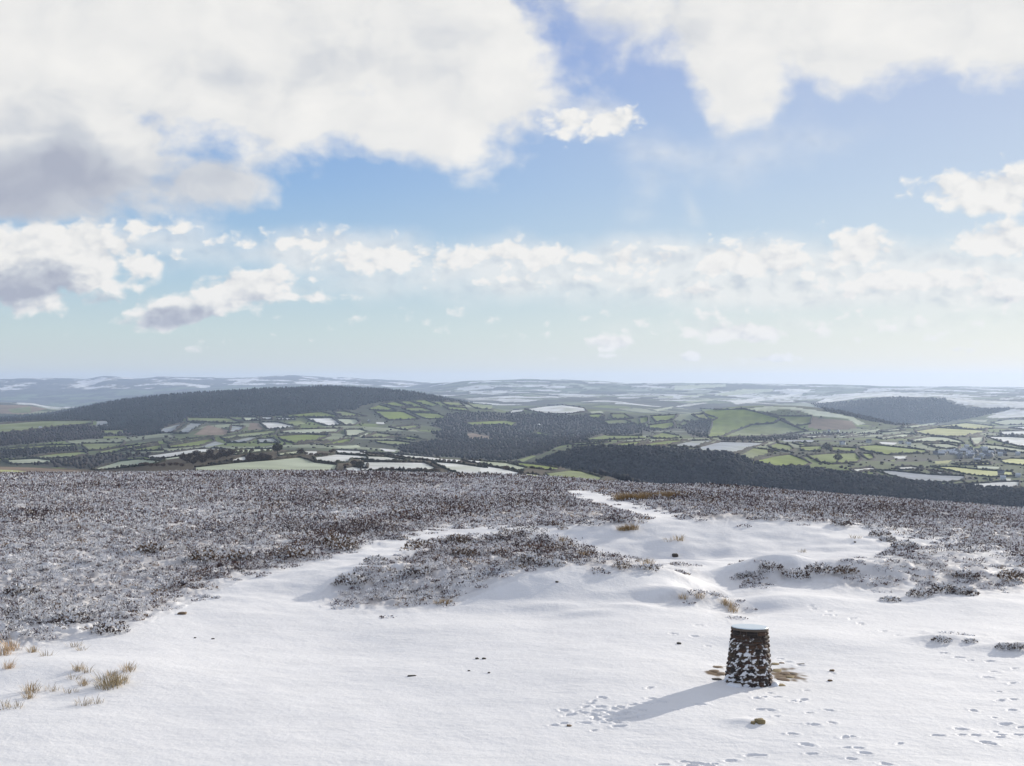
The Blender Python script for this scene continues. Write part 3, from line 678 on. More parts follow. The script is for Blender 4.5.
for i, k, poly, pts in hedge_jobs:
    P = H[o:o+len(pts)]; o += len(pts)
    P = P[~np.isnan(P[:, 0])]
    if len(P) < 4: continue
    if np.median(P[:, 1]) > 9000: continue
    cx, cy = poly.mean(0); dm = np.median(P[:, 1])
    if dm < 2000: rg = 0
    elif cx < 140: rg = 1
    elif cx < 362: rg = 2
    elif cx < 500 and cy < 420: rg = 3
    elif cx > 836: rg = 7
    elif cy < 441 and cx > 600: rg = 5
    elif cx > 600: rg = 6
    else: rg = 4
    done.append((i, k, cx, cy, rg, P))
cnt = {}
def ribbon(P, sc, c0):
    """a continuous bushy hedge along the points: ten sided lumpy cross sections"""
    n = len(P); ns = 7
    T_ = np.gradient(P, axis=0); T_[:, 2] = 0; T_ /= np.maximum(np.linalg.norm(T_, axis=1), 1e-6)[:, None]
    Nn = np.stack([-T_[:, 1], T_[:, 0], 0*T_[:, 0]], 1)
    s = np.arange(n)*.9+RNG.uniform(0, 99)
    lump = 1+.45*noise2(s, s*0+.5, 3)+.35*noise2(s*.31, s*0+7.5, 4)
    tall = np.where(noise2(s*.7, s*0+3.3, 8) > .42, 1.7, 1.0)
    hh = sc*RNG.uniform(1.9, 3.4, n)*lump*tall; ww = sc*RNG.uniform(1.6, 2.8, n)*lump
    V = []
    for j in range(ns):
        a = math.pi*j/(ns-1); w = math.cos(a); h = math.sin(a)**.6
        r = RNG.uniform(.75, 1.25, n)
        V.append(P+Nn*(w*ww*r)[:, None]+np.array([0, 0, 1])*(h*hh*r-.5*(j in (0, ns-1)))[:, None])
    V = np.stack(V, 1)
    i = np.arange(n-1)[:, None]*ns+np.arange(ns-1)[None]
    Fc = np.stack([i, i+1, i+ns+1, i+ns], -1).reshape(-1, 4)
    cc = np.array(c0)[None, None]*RNG.uniform(.75, 1.3, (n, ns, 1))
    return V.reshape(-1, 3), Fc, cc.reshape(-1, 3)
HC3 = [(.045, .038, .028), (.034, .038, .024), (.038, .034, .025)]
for e in sorted(done, key=lambda e: e[2]):
    i, k, cx, cy, rg, P = e
    D3 = np.linalg.norm(np.diff(P, axis=0), axis=1)
    lim_ = np.maximum(90, P[1:, 1]*.045)
    runs = [r for r in np.split(P, np.nonzero(D3 > lim_)[0]+1) if len(r) >= 3]
    if not runs: continue
    key = (k, rg); cnt[key] = cnt.get(key, 0)+1
    lab = 'hedge round the %s %s field from the left %s' % (ORD[cnt[key]-1], KN_[k], REG[rg][0])
    root = empty('hedgerow', runs[0][0]) if len(runs) > 1 else None
    for r in runs:
        sc = float(np.clip(np.median(r[:, 1])/2800, .65, 1.6))
        V, Fc, cc = ribbon(r, sc, HC3[i % 3]); org = r[0]
        if root: add('hedge_run', make_mesh('hedge_run', V-org, Fc, M_WOOD, cc), root, org-runs[0][0])
        else: root = add('hedgerow', make_mesh('hedgerow', V-org, Fc, M_WOOD, cc), loc=org)
    tag(root, lab, 'hedge', 'hedges '+REG[rg][1])
print('hedges', len(done))

for lab, poly, size, step, colr, conifer in WOODS:
    poly = np.array(poly, float)
    x0, y0 = poly.min(0); x1, y1 = poly.max(0); x0 = max(x0, -120); x1 = min(x1, 1140)
    gx, gy = np.meshgrid(np.arange(x0, x1, step), np.arange(y0, y1, step*.55))
    gx = gx.ravel()+RNG.uniform(-.5, .5, gx.size)*step; gy = gy.ravel()+RNG.uniform(-.5, .5, gy.size)*step*.6
    m = inpoly(gx, gy, poly)
    for k, h, p in FPX: m &= ~inpoly(gx, gy, p)
    P = hit(gx[m], gy[m], True); P = P[~np.isnan(P[:, 0])]
    n = len(P)
    s = size*RNG.uniform(.30, .58, n); hh = size*RNG.uniform(.45, .70, n)*(1.1 if conifer else .85)
    v = RNG.uniform(.75, 1.25, (n, 1))*(1+.45*fbm(P[:, 0]/260, P[:, 1]/260, 4, 91))[:, None]
    cc0 = np.array(colr)*v*(1+RNG.normal(0, .05, (n, 3)))
    V, Fc, cc = blobs(P+np.stack([0*hh, 0*hh, hh*.75], 1), np.stack([s, s, hh], 1), cc0, .38, conifer)
    ob = add('wood', make_mesh('wood', V, Fc, M_WOOD, cc)); tag(ob, lab, 'wood', kind='stuff')
    print('wood', n)

# scrub, copses and lane side bushes filling the untraced ground between the fields
n = 3800
gx = RNG.uniform(-60, 1090, n); gy = RNG.uniform(411, 484, n)
m = np.ones(n, bool)
for k, h, p in FPX: m &= ~inpoly(gx, gy, p)
for lab, poly, *_ in WOODS: m &= ~inpoly(gx, gy, np.array(poly))
m &= (fbm(gx/9, gy/3.5, 3, 191)+.25 > 0) & (gy > KN[7][1](gx)+3)
P = hit(gx[m], gy[m], True); P = P[~np.isnan(P[:, 0])]; P = P[(P[:, 1] > 2100) & (P[:, 1] < 6800)]
n = len(P); s = RNG.uniform(1.4, 3.4, n); hh = s*RNG.uniform(.6, 1.1, n)
V, Fc, cc = blobs(P+np.stack([0*hh, 0*hh, hh*.6], 1), np.stack([s*1.3, s, hh], 1), np.array([(.058, .050, .036)])*RNG.uniform(.7, 1.35, (n, 1)), .38)
tag(add('scrub', make_mesh('scrub', V, Fc, M_WOOD, cc)), 'dark scrub and copses filling the gaps between valley fields', 'scrub', kind='stuff'); print('scrub', n)

# ------------------------------------------------------------------ single trees out among the fields
def tube(path, radii, seg=5):
    V = []; Fc = []
    path = [np.array(p, float) for p in path]
    for j, (p, r) in enumerate(zip(path, radii)):
        t = path[min(j+1, len(path)-1)]-path[max(j-1, 0)]; t = t/np.linalg.norm(t)
        u = np.cross(t, (.3, .9, .1)); u /= np.linalg.norm(u); w = np.cross(t, u)
        for s in range(seg):
            a = 2*math.pi*s/seg; V.append(p+r*(math.cos(a)*u+math.sin(a)*w))
    for j in range(len(path)-1):
        for s in range(seg):
            a = j*seg+s; b = j*seg+(s+1) % seg
            Fc.append((a, b, b+seg)); Fc.append((a, b+seg, a+seg))
    return V, Fc
def joinm(parts):
    V = []; Fc = []; o = 0
    for v, f in parts:
        V.append(np.array(v, float)); Fc.append(np.array(f, int)+o); o += len(v)
    return np.concatenate(V), np.concatenate(Fc)
def tree_meshes(h, w, seed, c=(.11, .085, .07)):
    rg = random.Random(seed); parts = [tube([(0,0,-.6),(.1,0,h*.25),(0,.1,h*.5),(.1,0,h*.8)], [h*.035, h*.028, h*.018, h*.006], 6)]
    tips = []
    for i in range(9):
        a = i*2.4+rg.random(); z = h*rg.uniform(.22, .6); L = w*rg.uniform(.5, .9)
        e = (math.cos(a)*L, math.sin(a)*L, z+h*rg.uniform(.15, .35))
        parts.append(tube([(0,0,z), (e[0]*.5, e[1]*.5, z+(e[2]-z)*.35), e], [h*.013, h*.008, h*.003], 4)); tips.append(e)
    V, Fc = joinm(parts)
    trunk = make_mesh('trunk', V, Fc, M_BARK, np.tile((.07, .055, .045), (len(V), 1)))
    n = 700
    u = RNG.normal(0, 1, (n, 3)); u /= np.linalg.norm(u, axis=1)[:, None]
    r = RNG.uniform(.35, 1, n)**.5
    lump = 1+.28*noise2(u[:, 0]*2+seed, u[:, 2]*2+u[:, 1], seed)
    P = u*(r*lump)[:, None]*np.array([w, w, h*.40])+np.array([0, 0, h*.62])
    s = h*.055
    A = RNG.normal(0, s, (n, 3)); B = RNG.normal(0, s, (n, 3)); C = -.5*(A+B)
    V = np.stack([P+A, P+B, P+C], 1).reshape(-1, 3); Fc = np.arange(3*n).reshape(-1, 3)
    cc = np.repeat(np.array(c)*RNG.uniform(.7, 1.4, (n, 1)), 3, 0)
    return trunk, make_mesh('crown', V, Fc, M_BARK, cc)
TM = [tree_meshes(9, 5.2, 1), tree_meshes(8, 4.4, 2), tree_meshes(6, 4.4, 3, (.13, .085, .06)), tree_meshes(10, 3.6, 4), tree_meshes(11, 6.4, 5, (.075, .07, .05))]
TREES = []   # px, row of its foot, kind, size, label, group
def clump(pts, kind, lab, grp, sc=1.0):
    for a, b in pts: TREES.append((a, b, kind, sc, lab, grp))
g1 = 'trees of the clump in the pale slope fields'
clump([(249,462),(253,461.5),(257,461),(261,461),(265,460.5),(269,460.5),(251,460),(262,459)], 0, 'bare dark tree in the compact clump above the long frosted field', g1, .95)
g2 = 'trees of the straggling copse left of the clump'
clump([(183,461),(187,463),(190,459),(193,465),(196,462),(200,461),(203,464),(207,460),(211,459),(215,461),(219,459),(223,458),(227,458),(231,456),(196,457),(210,456),(222,455)], 1, 'bare brown tree in the straggling copse on the left near slope', g2, 1.05)
g3 = 'scrub trees along the moor edge at left'
clump([(141,466),(146,466),(151,467),(157,467),(163,467),(170,466),(176,466),(182,467)], 2, 'low reddish scrub tree in the row along the left moor edge', g3, .8)
TREES += [(277.5,453,4,1.0,'broad round bare tree standing right of the compact clump',None),
 (300,455,0,.75,'small bare tree above the top corner of the long frosted field',None),
 (360,468.5,4,.85,'big rounded dark tree where the long frosted field ends at right',None),
 (354,466,0,.75,'smaller dark tree touching the left side of the big rounded one',None),
 (346,467.5,2,.9,'low reddish scrub tree left of the big rounded tree',None),
 (392,472,1,.75,'slim bare tree on the snow white field edge near the moor',None),
 (506,470,2,.95,'small bushy tree in the middle of the slope hedge at centre',None),
 (521,475.5,0,.75,'dark tree where two hedges meet near the moor edge at centre',None),
 (838,461.5,4,1.05,'round dark tree alone in the bright green field above the gorge',None),
 (826.5,451,4,1.2,'large dark tree in the hedge above the lone round tree',None),
 (791,469.5,1,1.1,'left one of two small dark trees on top of the gorge wood',None),
 (799,469,1,1.0,'right one of two small dark trees on top of the gorge wood',None),
 (771,454,2,1.2,'small grey tree in the frosted green field left of the hedge bend',None)]
clump([(409,471.5),(414,471.5),(418,471),(424,471.5),(430,472),(436,472)], 2, 'low grey bush tree in the row below the large snow white field', 'bushes in a row below the snow white field', .7)
clump([(420,461),(427,462),(444,463),(449,463.5),(454,463.5),(459,464)], 1, 'small bare tree along the upper hedge of the snow white fields', 'trees along the upper hedge of the slope', .6)
clump([(236,454),(241,453.5),(246,453),(252,452.5),(262,452),(268,452)], 1, 'thin bare tree in the spaced row behind the compact clump', 'spaced row of thin trees behind the clump', .55)
clump([(306,455),(311,456),(316,456.5),(321,456.5),(326,456.5),(331,453),(334,452)], 2, 'low reddish bush tree in the thick hedge above the snow white field', 'bushes of the thick hedge above the snow white field', .75)
hp = hit(np.array([t[0] for t in TREES]), np.array([t[1] for t in TREES], float), True)
for t, p in zip(TREES, hp):
    if np.isnan(p[0]) or p[1] < 1050: continue
    rz = random.uniform(0, 6.28); sc = t[3]*random.uniform(.88, 1.12)*(p[1]/1800 if p[1] < 2300 else p[1]/2300)
    e = empty('bare_tree', p, rz); e.scale = (sc, sc, sc)
    tag(e, t[4], 'tree', t[5])
    tr, cr = TM[t[2]]
    add('trunk', tr, e); add('crown', cr, e)

# ------------------------------------------------------------------ houses
def plain(name, c, rough=.8):
    m, nt, nd, lk, b = mat(name)
    nz = N(nt, 'ShaderNodeTexNoise', i_Scale=3.0, i_Detail=4.0); geo = N(nt, 'ShaderNodeTexCoord')
    lk.new(geo.outputs['Object'], nz.inputs['Vector'])
    mx = N(nt, 'ShaderNodeMix', data_type='RGBA'); mx.inputs[6].default_value = (*[v*.8 for v in c], 1); mx.inputs[7].default_value = (*[min(1, v*1.15) for v in c], 1)
    lk.new(nz.outputs['Fac'], mx.inputs[0]); lk.new(mx.outputs[2], b.inputs['Base Color']); b.inputs['Roughness'].default_value = rough
    return m
M_WHITEWALL = plain('white_render', (.75, .74, .70)); M_STONEWALL = plain('grey_stone_wall', (.36, .34, .32)); M_SLATE = plain('slate_roof', (.13, .14, .16)); M_FROSTROOF = plain('frosted_roof', (.55, .57, .60))
M_PANE = plain('window_pane', (.03, .03, .04), .2)
def quad_box(x0, x1, y0, y1, z0, z1):
    V = [(x, y, z) for x in (x0, x1) for y in (y0, y1) for z in (z0, z1)]
    return V, [(0,1,3,2),(4,6,7,5),(0,4,5,1),(2,3,7,6),(0,2,6,4),(1,5,7,3)]
def house_meshes(L, W, h, r, wallm, roofm):
    V, Fc = quad_box(-L/2, L/2, -W/2, W/2, -1.5, h)
    n = len(V); V = V+[(-L/2, 0, h+r-.15), (L/2, 0, h+r-.15)]
    Fq = [f for f in Fc]+[(1, 3, n, n), (5, 7, n+1, n+1)]
    bm_v = V; me = bpy.data.meshes.new('wall'); me.from_pydata(bm_v, [], [f if f[2] != f[3] else f[:3] for f in Fq]); me.materials.append(wallm)
    o = .35; R = [(-L/2-o, -W/2-o, h-.15), (L/2+o, -W/2-o, h-.15), (L/2+o, 0, h+r+.1), (-L/2-o, 0, h+r+.1), (-L/2-o, W/2+o, h-.15), (L/2+o, W/2+o, h-.15)]
    R2 = [(a, b, c-.25) for a, b, c in R]
    rm = bpy.data.meshes.new('roof'); rm.from_pydata(R+R2, [], [(0,1,2,3), (3,2,5,4), (6,9,8,7), (9,10,11,8), (0,6,7,1), (4,5,11,10), (0,3,9,6), (3,4,10,9), (1,7,8,2), (2,8,11,5)]); rm.materials.append(roofm)
    cv, cf = quad_box(L/2-1.3, L/2-.3, -.4, .4, h, h+r+1.3); ch = bpy.data.meshes.new('chimney'); ch.from_pydata(cv, [], cf); ch.materials.append(M_STONEWALL)
    wv = []; wf = []
    for sx in (-.3, 0, .3):
        for zz in ((1.0,), (1.0, 3.6))[h > 4.5]:
            v, f = quad_box(L*sx-.5, L*sx+.5, -W/2-.03, -W/2+.1, zz, zz+1.2); wf += [tuple(i+len(wv) for i in q_) for q_ in f]; wv += v
    return me, rm, ch, (wv, wf)
def window_mesh():
    v, f = quad_box(-.55, .55, -.04, .1, 0, 1.25); m = bpy.data.meshes.new('window'); m.from_pydata(v, [], f); m.materials.append(M_PANE); return m
WINM = window_mesh()
HM = [house_meshes(12, 7.5, 5.2, 3.2, M_WHITEWALL, M_SLATE), house_meshes(10, 7, 5.0, 3.0, M_STONEWALL, M_SLATE), house_meshes(14, 8, 3.6, 3.0, M_STONEWALL, M_FROSTROOF), house_meshes(9, 7, 5.0, 3.0, M_WHITEWALL, M_FROSTROOF)]
KINDW = ['white walled slate roofed', 'grey stone slate roofed', 'low grey frosted roofed', 'white walled frosted roofed']
HOUSES = []
rgh = random.Random(5)
for i in range(46):
    while True:
        a, b = rgh.uniform(470, 1010), rgh.uniform(214, 285)
        if abs((b-248)/34)+abs((a-760)/250) < 1.05 and (b > 228 or a > 640): break
    HOUSES.append((840+a/5.565, 410+b/5.565, rgh.choice([0,1,1,2,2,3]), None, 'village'))
HOUSES += [(842.5,444.6,0,'white house alone left of the roadside pair on the valley floor',None),(868.7,442.8,0,'white farmhouse above the left end of the long bright green field',None),
 (900.8,443.8,0,'left one of two white houses above the long bright green field',None),(906.5,443.8,0,'right one of two white houses above the long bright green field',None),(909,445.2,3,'small pale house just right of the white pair',None),
 (966.5,448.2,3,'pale house by the trees at the upper edge of the village',None),(829,431.5,0,'white farm building at the foot of the smooth green hill',None),(838.5,432,3,'pale shed right of the farm at the foot of the green hill',None),
 (843,444.8,3,'pale low house beside the lone white house',None),(539,425.8,3,'tiny pale farmhouse among the woods in mid valley',None),(523,387.9+24,2,'grey barn on the left of the snowy hilltop',None),
 (369,421.8,2,'low frosted barn in the green fields below the wooded hill',None),(40.5,429,3,'tiny white house beside the long green field at far left',None),
 (1003,480,3,'pale house at the right end of the frosted yellow field',None),(1001,475.5,1,'grey house right of the yellowish field near the gorge wood',None),(1018,477,3,'pale house at the far right above the gorge wood',None)]
hp = hit(np.array([t[0] for t in HOUSES]), np.array([t[1] for t in HOUSES], float), True)
for t, p in zip(HOUSES, hp):
    if np.isnan(p[0]): continue
    e = empty('house', p, rgh.uniform(-.5, .5)+rgh.choice([0, 0, 1.57])); k = t[2]
    sc = rgh.uniform(.85, 1.2); e.scale = (sc, sc, sc)
    tag(e, t[3] or 'tiny %s house in the village on the right valley floor' % KINDW[k], 'house', None if t[3] else 'houses of the village, '+KINDW[k])
    L = (12, 10, 14, 9)[k]; W = (7.5, 7, 8, 7)[k]
    add('wall', HM[k][0], e); rf = add('roof', HM[k][1], e); add('chimney', HM[k][2], rf)
    for sx in (-.3, 0, .3): add('window', WINM, e, (L*sx, -W/2-.03, 1.0))
# ------------------------------------------------------------------ heather
def sprigs(P, R, Hh, n, size, snow, tint, up=.6):
    """P (m,3) clump feet, R, Hh radii and heights (m,), n sprigs each, size of a sprig; loose triangles"""
    m = len(P)
    a = RNG.uniform(0, 6.283, (m, n)); r = np.sqrt(RNG.random((m, n)))
    dome = np.sqrt(np.clip(1-r*r*.92, 0, 1))
    hz = RNG.random((m, n))**.55*dome
    c = np.stack([np.cos(a)*r*R[:, None], np.sin(a)*r*R[:, None], hz*Hh[:, None]], -1)+P[:, None, :]
    s = size[:, None]*RNG.uniform(.5, 1.4, (m, n))
    lean = np.stack([np.cos(a)*r*.6, np.sin(a)*r*.6, np.full((m, n), up)], -1)+RNG.normal(0, .42, (m, n, 3))
    lean /= np.linalg.norm(lean, axis=-1, keepdims=True)
    side = np.cross(lean, RNG.normal(0, 1, (m, n, 3))); side /= np.linalg.norm(side, axis=-1, keepdims=True)
    s = s[..., None]
    V = np.stack([c-side*s*.42, c+side*s*.42, c+lean*s], 2)
    ps = np.clip(snow[:, None]*(.35+1.0*hz), 0, 1)
    q = max(.16, float(size[0])*1.5)
    ps = np.clip(ps+.75*noise2((c[..., 0]+c[..., 1]*.2)/q, (c[..., 1]+c[..., 2]*2.2)/q, 611), .02, .98)
    isn = RNG.random((m, n)) < ps
    dk = tint[:, None, :]*RNG.uniform(.55, 1.5, (m, n, 1))
    col = np.where(isn[..., None], SNOW*RNG.uniform(.88, 1.03, (m, n, 1)), dk)
    return V.reshape(-1, 3), np.repeat(col.reshape(-1, 3), 3, 0)

TINTS = np.array([(.135,.095,.098),(.15,.108,.112),(.115,.084,.09),(.19,.12,.075),(.08,.06,.058),(.25,.17,.10)])
def scatter(y0, y1, x0p, x1p, dens, Rr, hr, n, sz, snow0):
    """heather clumps over the strip between two distances, where the moor carries heather"""
    wid = (x1p-x0p)/F; area = .5*wid*(y1*y1-y0*y0); m = int(area*dens)
    y = np.sqrt(RNG.uniform(y0*y0, y1*y1, m)); px = RNG.uniform(x0p, x1p, m); x = (px-CX)/F*y
    z = land(x, y, False); row = CY+F*(HC-z)/y
    jitter = 5*fbm(x/1.3, y/1.6, 2, 141)
    jx = 9*fbm(x/1.1, y/1.3, 2, 144)*np.clip(45/y, .2, 1)
    dn = heath_soft(px+jx, row+jitter*np.clip(45/y, .2, 1), y); dn = np.where(dn < .12, 0, dn)
    pn = fbm(x/2.6, y/4, 3, 142)
    keep = RNG.random(m) < dn*np.clip(.80+.55*pn, .12, 1)
    x, y, z, pn, dn = x[keep], y[keep], z[keep], pn[keep], dn[keep]; m = len(x)
    big = fbm(x/9, y/14, 3, 143)+.7*fbm(x/30, y/22, 2, 147)
    R = RNG.uniform(*Rr, m)*(1+.3*big); Hh = RNG.uniform(*hr, m)*(1+.5*big)*(.35+.65*sstep(.1, .85, dn))
    ti = TINTS[RNG.choice(6, m, p=[.3,.25,.2,.1,.1,.05])]*(1-.25*np.clip(big, -1, 1))[:, None]
    pj = CX+F*x/y; rw = CY+F*(HC-z)/y
    band = np.exp(-((rw-(EDGE(pj)-15))/9)**2)*sstep(70, 130, pj)*(1-sstep(430, 520, pj))*np.clip(.6+1.2*fbm(x/2.5, y/5, 2, 145), 0, 1)
    isl = inpoly(pj, rw, ISLAND)*(1-sstep(556, 584, rw))*np.clip(.5+1.3*fbm(x/1.5, y/2, 2, 146), 0, 1)
    band = np.clip(band+isl*.8, 0, 1)
    lf = 1-sstep(590, 640, rw)*.0
    ti = ti*(1-.25*band)[:, None]*np.array([1.08, .95, .85])[None]**band[:, None]; Hh = Hh*(1+.45*band)
    sn = np.clip(snow0*(1-.55*np.clip(big, -.8, 1.2))*RNG.uniform(.6, 1.35, m)*(1-.65*band)+.25*sstep(570, 615, rw), .03, .95)
    return sprigs(np.stack([x, y, z-.03], 1), R, Hh, n, np.full(m, sz), sn, ti)
VV = []; CC = []
for args in [(32, 46, -380, 1420, 10, (.12,.30), (.08,.22), 120, .042, .76),
             (46, 60, -380, 1420, 9, (.14,.33), (.09,.24), 85, .052, .68),
             (60, 85, -350, 1380, 6, (.20,.40), (.12,.28), 52, .075, .54),
             (85, 130, -320, 1350, 3.4, (.28,.55), (.14,.33), 40, .10, .49),
             (130, 236, -300, 760, 1.6, (.45,.8), (.18,.38), 32, .155, .46)]:
    v, c = scatter(*args); VV.append(v); CC.append(c); print('sprigs', len(v)//3)
V = np.concatenate(VV); C_ = np.concatenate(CC)
hm = add('heather', make_mesh('heather', V, np.arange(len(V)).reshape(-1, 3), M_HEATH, C_))
tag(hm, 'snow dusted low brown heather covering the moor up to its edge', 'heather', kind='stuff')

# heather bushes one can pick out
def bush_meshes(R, Hh, seed, snow, tint, n=420):
    V, C1_ = sprigs(np.array([[0, 0, -.02]]), np.array([R]), np.array([Hh]), n, np.array([.06]), np.array([snow]), np.array([tint]))
    stems = [tube([(0, 0, -.05), (math.cos(q_)*R*.4, math.sin(q_)*R*.4, Hh*.4), (math.cos(q_)*R*.8, math.sin(q_)*R*.8, Hh*.75)], [.012, .009, .004], 4) for q_ in np.arange(6)*1.05+seed]
    sv, sf = joinm(stems)
    return (make_mesh('foliage', V, np.arange(len(V)).reshape(-1, 3), M_HEATH, C1_),
            make_mesh('stem', sv, sf, M_HEATH, np.tile((.07, .05, .035), (len(sv), 1))))
BM = [bush_meshes(.40, .26, 1, .55, (.11,.08,.07)), bush_meshes(.34, .22, 2, .75, (.13,.10,.085)), bush_meshes(.42, .30, 3, .42, (.15,.10,.065)), bush_meshes(.3, .15, 4, .8, (.13,.105,.09), 240)]
BUSH = [(842,525,0,1.1,'dark heather bush at the right end of the smooth snow ridge'),(880,536,0,1.0,'dark bush on the snow slope right of the ridge end'),(888,541,1,.9,'snowy bush just below the dark one right of the ridge'),
 (905,549,0,1.2,'dark rounded bush at the top left of the right heather patch'),(846,573,2,.9,'reddish brown bush in the left part of the right heather patch'),(820,572,0,1.1,'dark bush at the left tip of the right heather patch'),
 (920,596,0,.9,'left one of three dark bushes below the right heather patch'),(944,592,0,1.1,'middle one of three dark bushes below the right heather patch'),(964,594,1,1.1,'right one of three dark bushes below the right heather patch'),
 (1013,580,2,1.1,'brown bush near the right border of the view'),(890,601,3,.9,'low snow covered bush on open snow below the right patch'),(966,578,0,1.0,'dark bush amid the snowy gaps of the right patch'),
 (942,641,3,0.74,'frosted pointed bush alone on the lower right snow'),(970,642,3,0.56,'small frosted bush right of the pointed one'),(1005,648,1,0.56,'left bush of the row at the right border low down'),(1018,648,1,0.62,'right bush of the row at the right border low down'),
 (796,577,0,1.0,'dark bush at the right end of the small middle mound'),(771,569,0,.9,'dark bush on top of the small middle mound'),(743,577,3,.9,'snowy bush at the left foot of the small middle mound'),
 (351,583,0,1.15,'dark bush on the left rim of the central heather island'),(418,548,2,1.2,'tall dark red bush at the top left of the central island'),(457,543,2,1.2,'dark reddish bush on top of the central island'),(465,556,2,1.1,'brown bush in the middle of the central island'),
 (418,574,0,1.0,'dark bush low on the left half of the central island'),(376,563,0,1.0,'dark bush high on the left rim of the central island'),(530,562,0,1.1,'dark bush at the right part of the central island'),
 (336,545,2,1.5,'dark red bush at the moor edge left of the snow path end'),(344,550,2,1.3,'brown bush just in front of the dark red one by the path'),(300,557,2,1.2,'brown bush above the broad snow track'),(205,562,2,1.4,'low rusty bush in the dark band of the left moor'),
 (152,553,2,1.3,'rusty bush at the left end of the dark band of the moor'),(240,562,2,1.2,'olive brown bush right of the rusty one in the dark band'),(110,632,0,1.1,'dark bush at the lower tip of the left moor'),(70,622,0,1.1,'dark bush behind the lower tip of the left moor'),
 (22,596,0,1.2,'dark bush in the left moor close to the left border'),(556,565,3,1.0,'low snowy bush on the strip right of the central island'),(622,568,2,.7,'small tan bush in the strip behind the central snow dome'),(648,569,3,1.0,'snowy bush at the right end of the strip behind the dome')]
hp = hit(np.array([t[0] for t in BUSH], float), np.array([t[1] for t in BUSH], float), False)
for t, p in zip(BUSH, hp):
    if np.isnan(p[0]): print('lost bush', t); continue
    p = p.copy(); p[2] = land(np.array([p[0]]), np.array([p[1]]))[0]
    e = empty('heather_bush', p, random.uniform(0, 6.28)); s = t[3]; e.scale = (s, s, s)
    tag(e, t[4], 'bush')
    for nm, me in zip(('foliage', 'stem'), BM[t[2]]): add(nm, me, e)

# ------------------------------------------------------------------ tufts of dead grass
def tuft_mesh(R, Hh, n, c, lean=.35):
    V = []; C2 = []; Fc = []
    for i in range(n):
        a = random.uniform(0, 6.28); r = R*math.sqrt(random.random()); b = np.array([math.cos(a)*r, math.sin(a)*r, -.03])
        d = np.array([math.cos(a)*lean*random.random()+random.uniform(-.15, .15)-.10, math.sin(a)*lean*random.random()+random.uniform(-.15, .15), 1.0]); L = Hh*random.uniform(.5, 1.1)
        w = np.array([math.cos(a+1.5), math.sin(a+1.5), 0])*random.uniform(.004, .008)
        mid_ = b+d*L*.55; tip = b+d*L+np.array([d[0], d[1], -.25])*L*.35
        k = len(V); V += [b-w, b+w, mid_+w*.8, mid_-w*.8, tip]; Fc += [(k, k+1, k+2), (k, k+2, k+3), (k+3, k+2, k+4)]
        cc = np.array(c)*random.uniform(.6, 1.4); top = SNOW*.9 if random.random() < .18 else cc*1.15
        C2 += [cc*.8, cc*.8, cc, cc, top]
    return make_mesh('blades', V, Fc, M_BLADE, np.array(C2))
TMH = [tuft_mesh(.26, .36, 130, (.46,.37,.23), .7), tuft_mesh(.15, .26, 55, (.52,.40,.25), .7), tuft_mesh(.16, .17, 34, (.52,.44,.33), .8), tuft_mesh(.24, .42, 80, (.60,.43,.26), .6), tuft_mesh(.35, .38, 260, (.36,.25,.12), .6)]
TUFTS = [(108,687,0,1.2,'large tan grass tuft on the snow at lower left'),(119,683,0,.9,'medium grass tuft just behind the large tan one'),(129,671,1,1.2,'grass tuft right of and behind the large tan one'),(112,677,1,1.0,'small tuft behind the large tan one'),
 (32,692,1,1.3,'rounded straw tuft left of the large tan one'),(28,698,1,.9,'short reddish tuft in front of the rounded straw tuft'),(52,690,2,1.2,'thin pale tuft between the rounded and the large tuft'),(78,670,1,1.0,'thin upright tuft behind the gap at lower left'),(87,671,2,1.2,'sparse tuft right of the thin upright one'),
 (83,685,1,.9,'sparse straw tuft left of the large tan one'),(74,678,2,1.1,'tiny pale tuft in the middle of the lower left group'),(47,656,2,1.2,'small orange tuft right of the tall reeds'),(32,652,1,1.0,'orange tuft just right of the tall reeds'),(70,692,2,1.1,'tiny tuft in front of the lower left group'),
 (12,650,3,1.1,'tall orange reed tuft at the left border'),(3,655,3,.9,'tall orange reed tuft cut by the left border'),(8,668,3,.7,'short orange reed tuft below the tall reeds'),(4,708,2,1.4,'low pale tuft low at the left border'),(15,708,2,1.2,'low pale tuft second from the left border low down'),(83,704,2,1.3,'faint low tuft nearest the camera at lower left'),(96,702,2,1.2,'faint low tuft right of the nearest one'),
 (74,646,2,1.3,'small brown tuft below the tip of the left moor'),(82,650,2,1.0,'tiny tuft right of the small brown one below the moor tip'),
 (446,603,4,.55,'olive grass tuft at the foot of the central island'),(438,604,1,.9,'small tuft left of the olive one'),(623,530,4,.85,'left one of two tan tufts on the snow before the far path'),(632,529,4,.9,'right one of two tan tufts on the snow before the far path'),
 (679,540,1,1.5,'sparse grey tuft on the smooth snow ridge'),(668,541,2,1.4,'faint tuft left of the grey one on the ridge'),(584,556,1,1.6,'tan tuft on the strip behind the central snow dome'),(647,566,1,1.5,'orange tan tuft further right on the strip'),
 (729,606,1,1.3,'tan tuft at the top right of the curved grass strip'),(733,612,1,1.2,'tan tuft at the lower end of the curved grass strip'),(724,603,1,1.1,'tan tuft in the middle of the curved grass strip'),(683,598,1,1.0,'faint tuft at the left of the curved grass strip'),(700,597,1,1.1,'tuft left of centre in the curved grass strip'),
 (802,552,2,1.2,'tiny tuft right of the ridge hollow'),(855,538,2,1.6,'small tuft on the right shoulder of the ridge'),(563,541,1,1.4,'thin tuft standing on snow at the left of the ridge')]
for k in range(9):
    TUFTS.append((622+k*6.8, 500-k*.35, 4, 1.9, 'brown bracken tuft in the band right of the far snow path'))
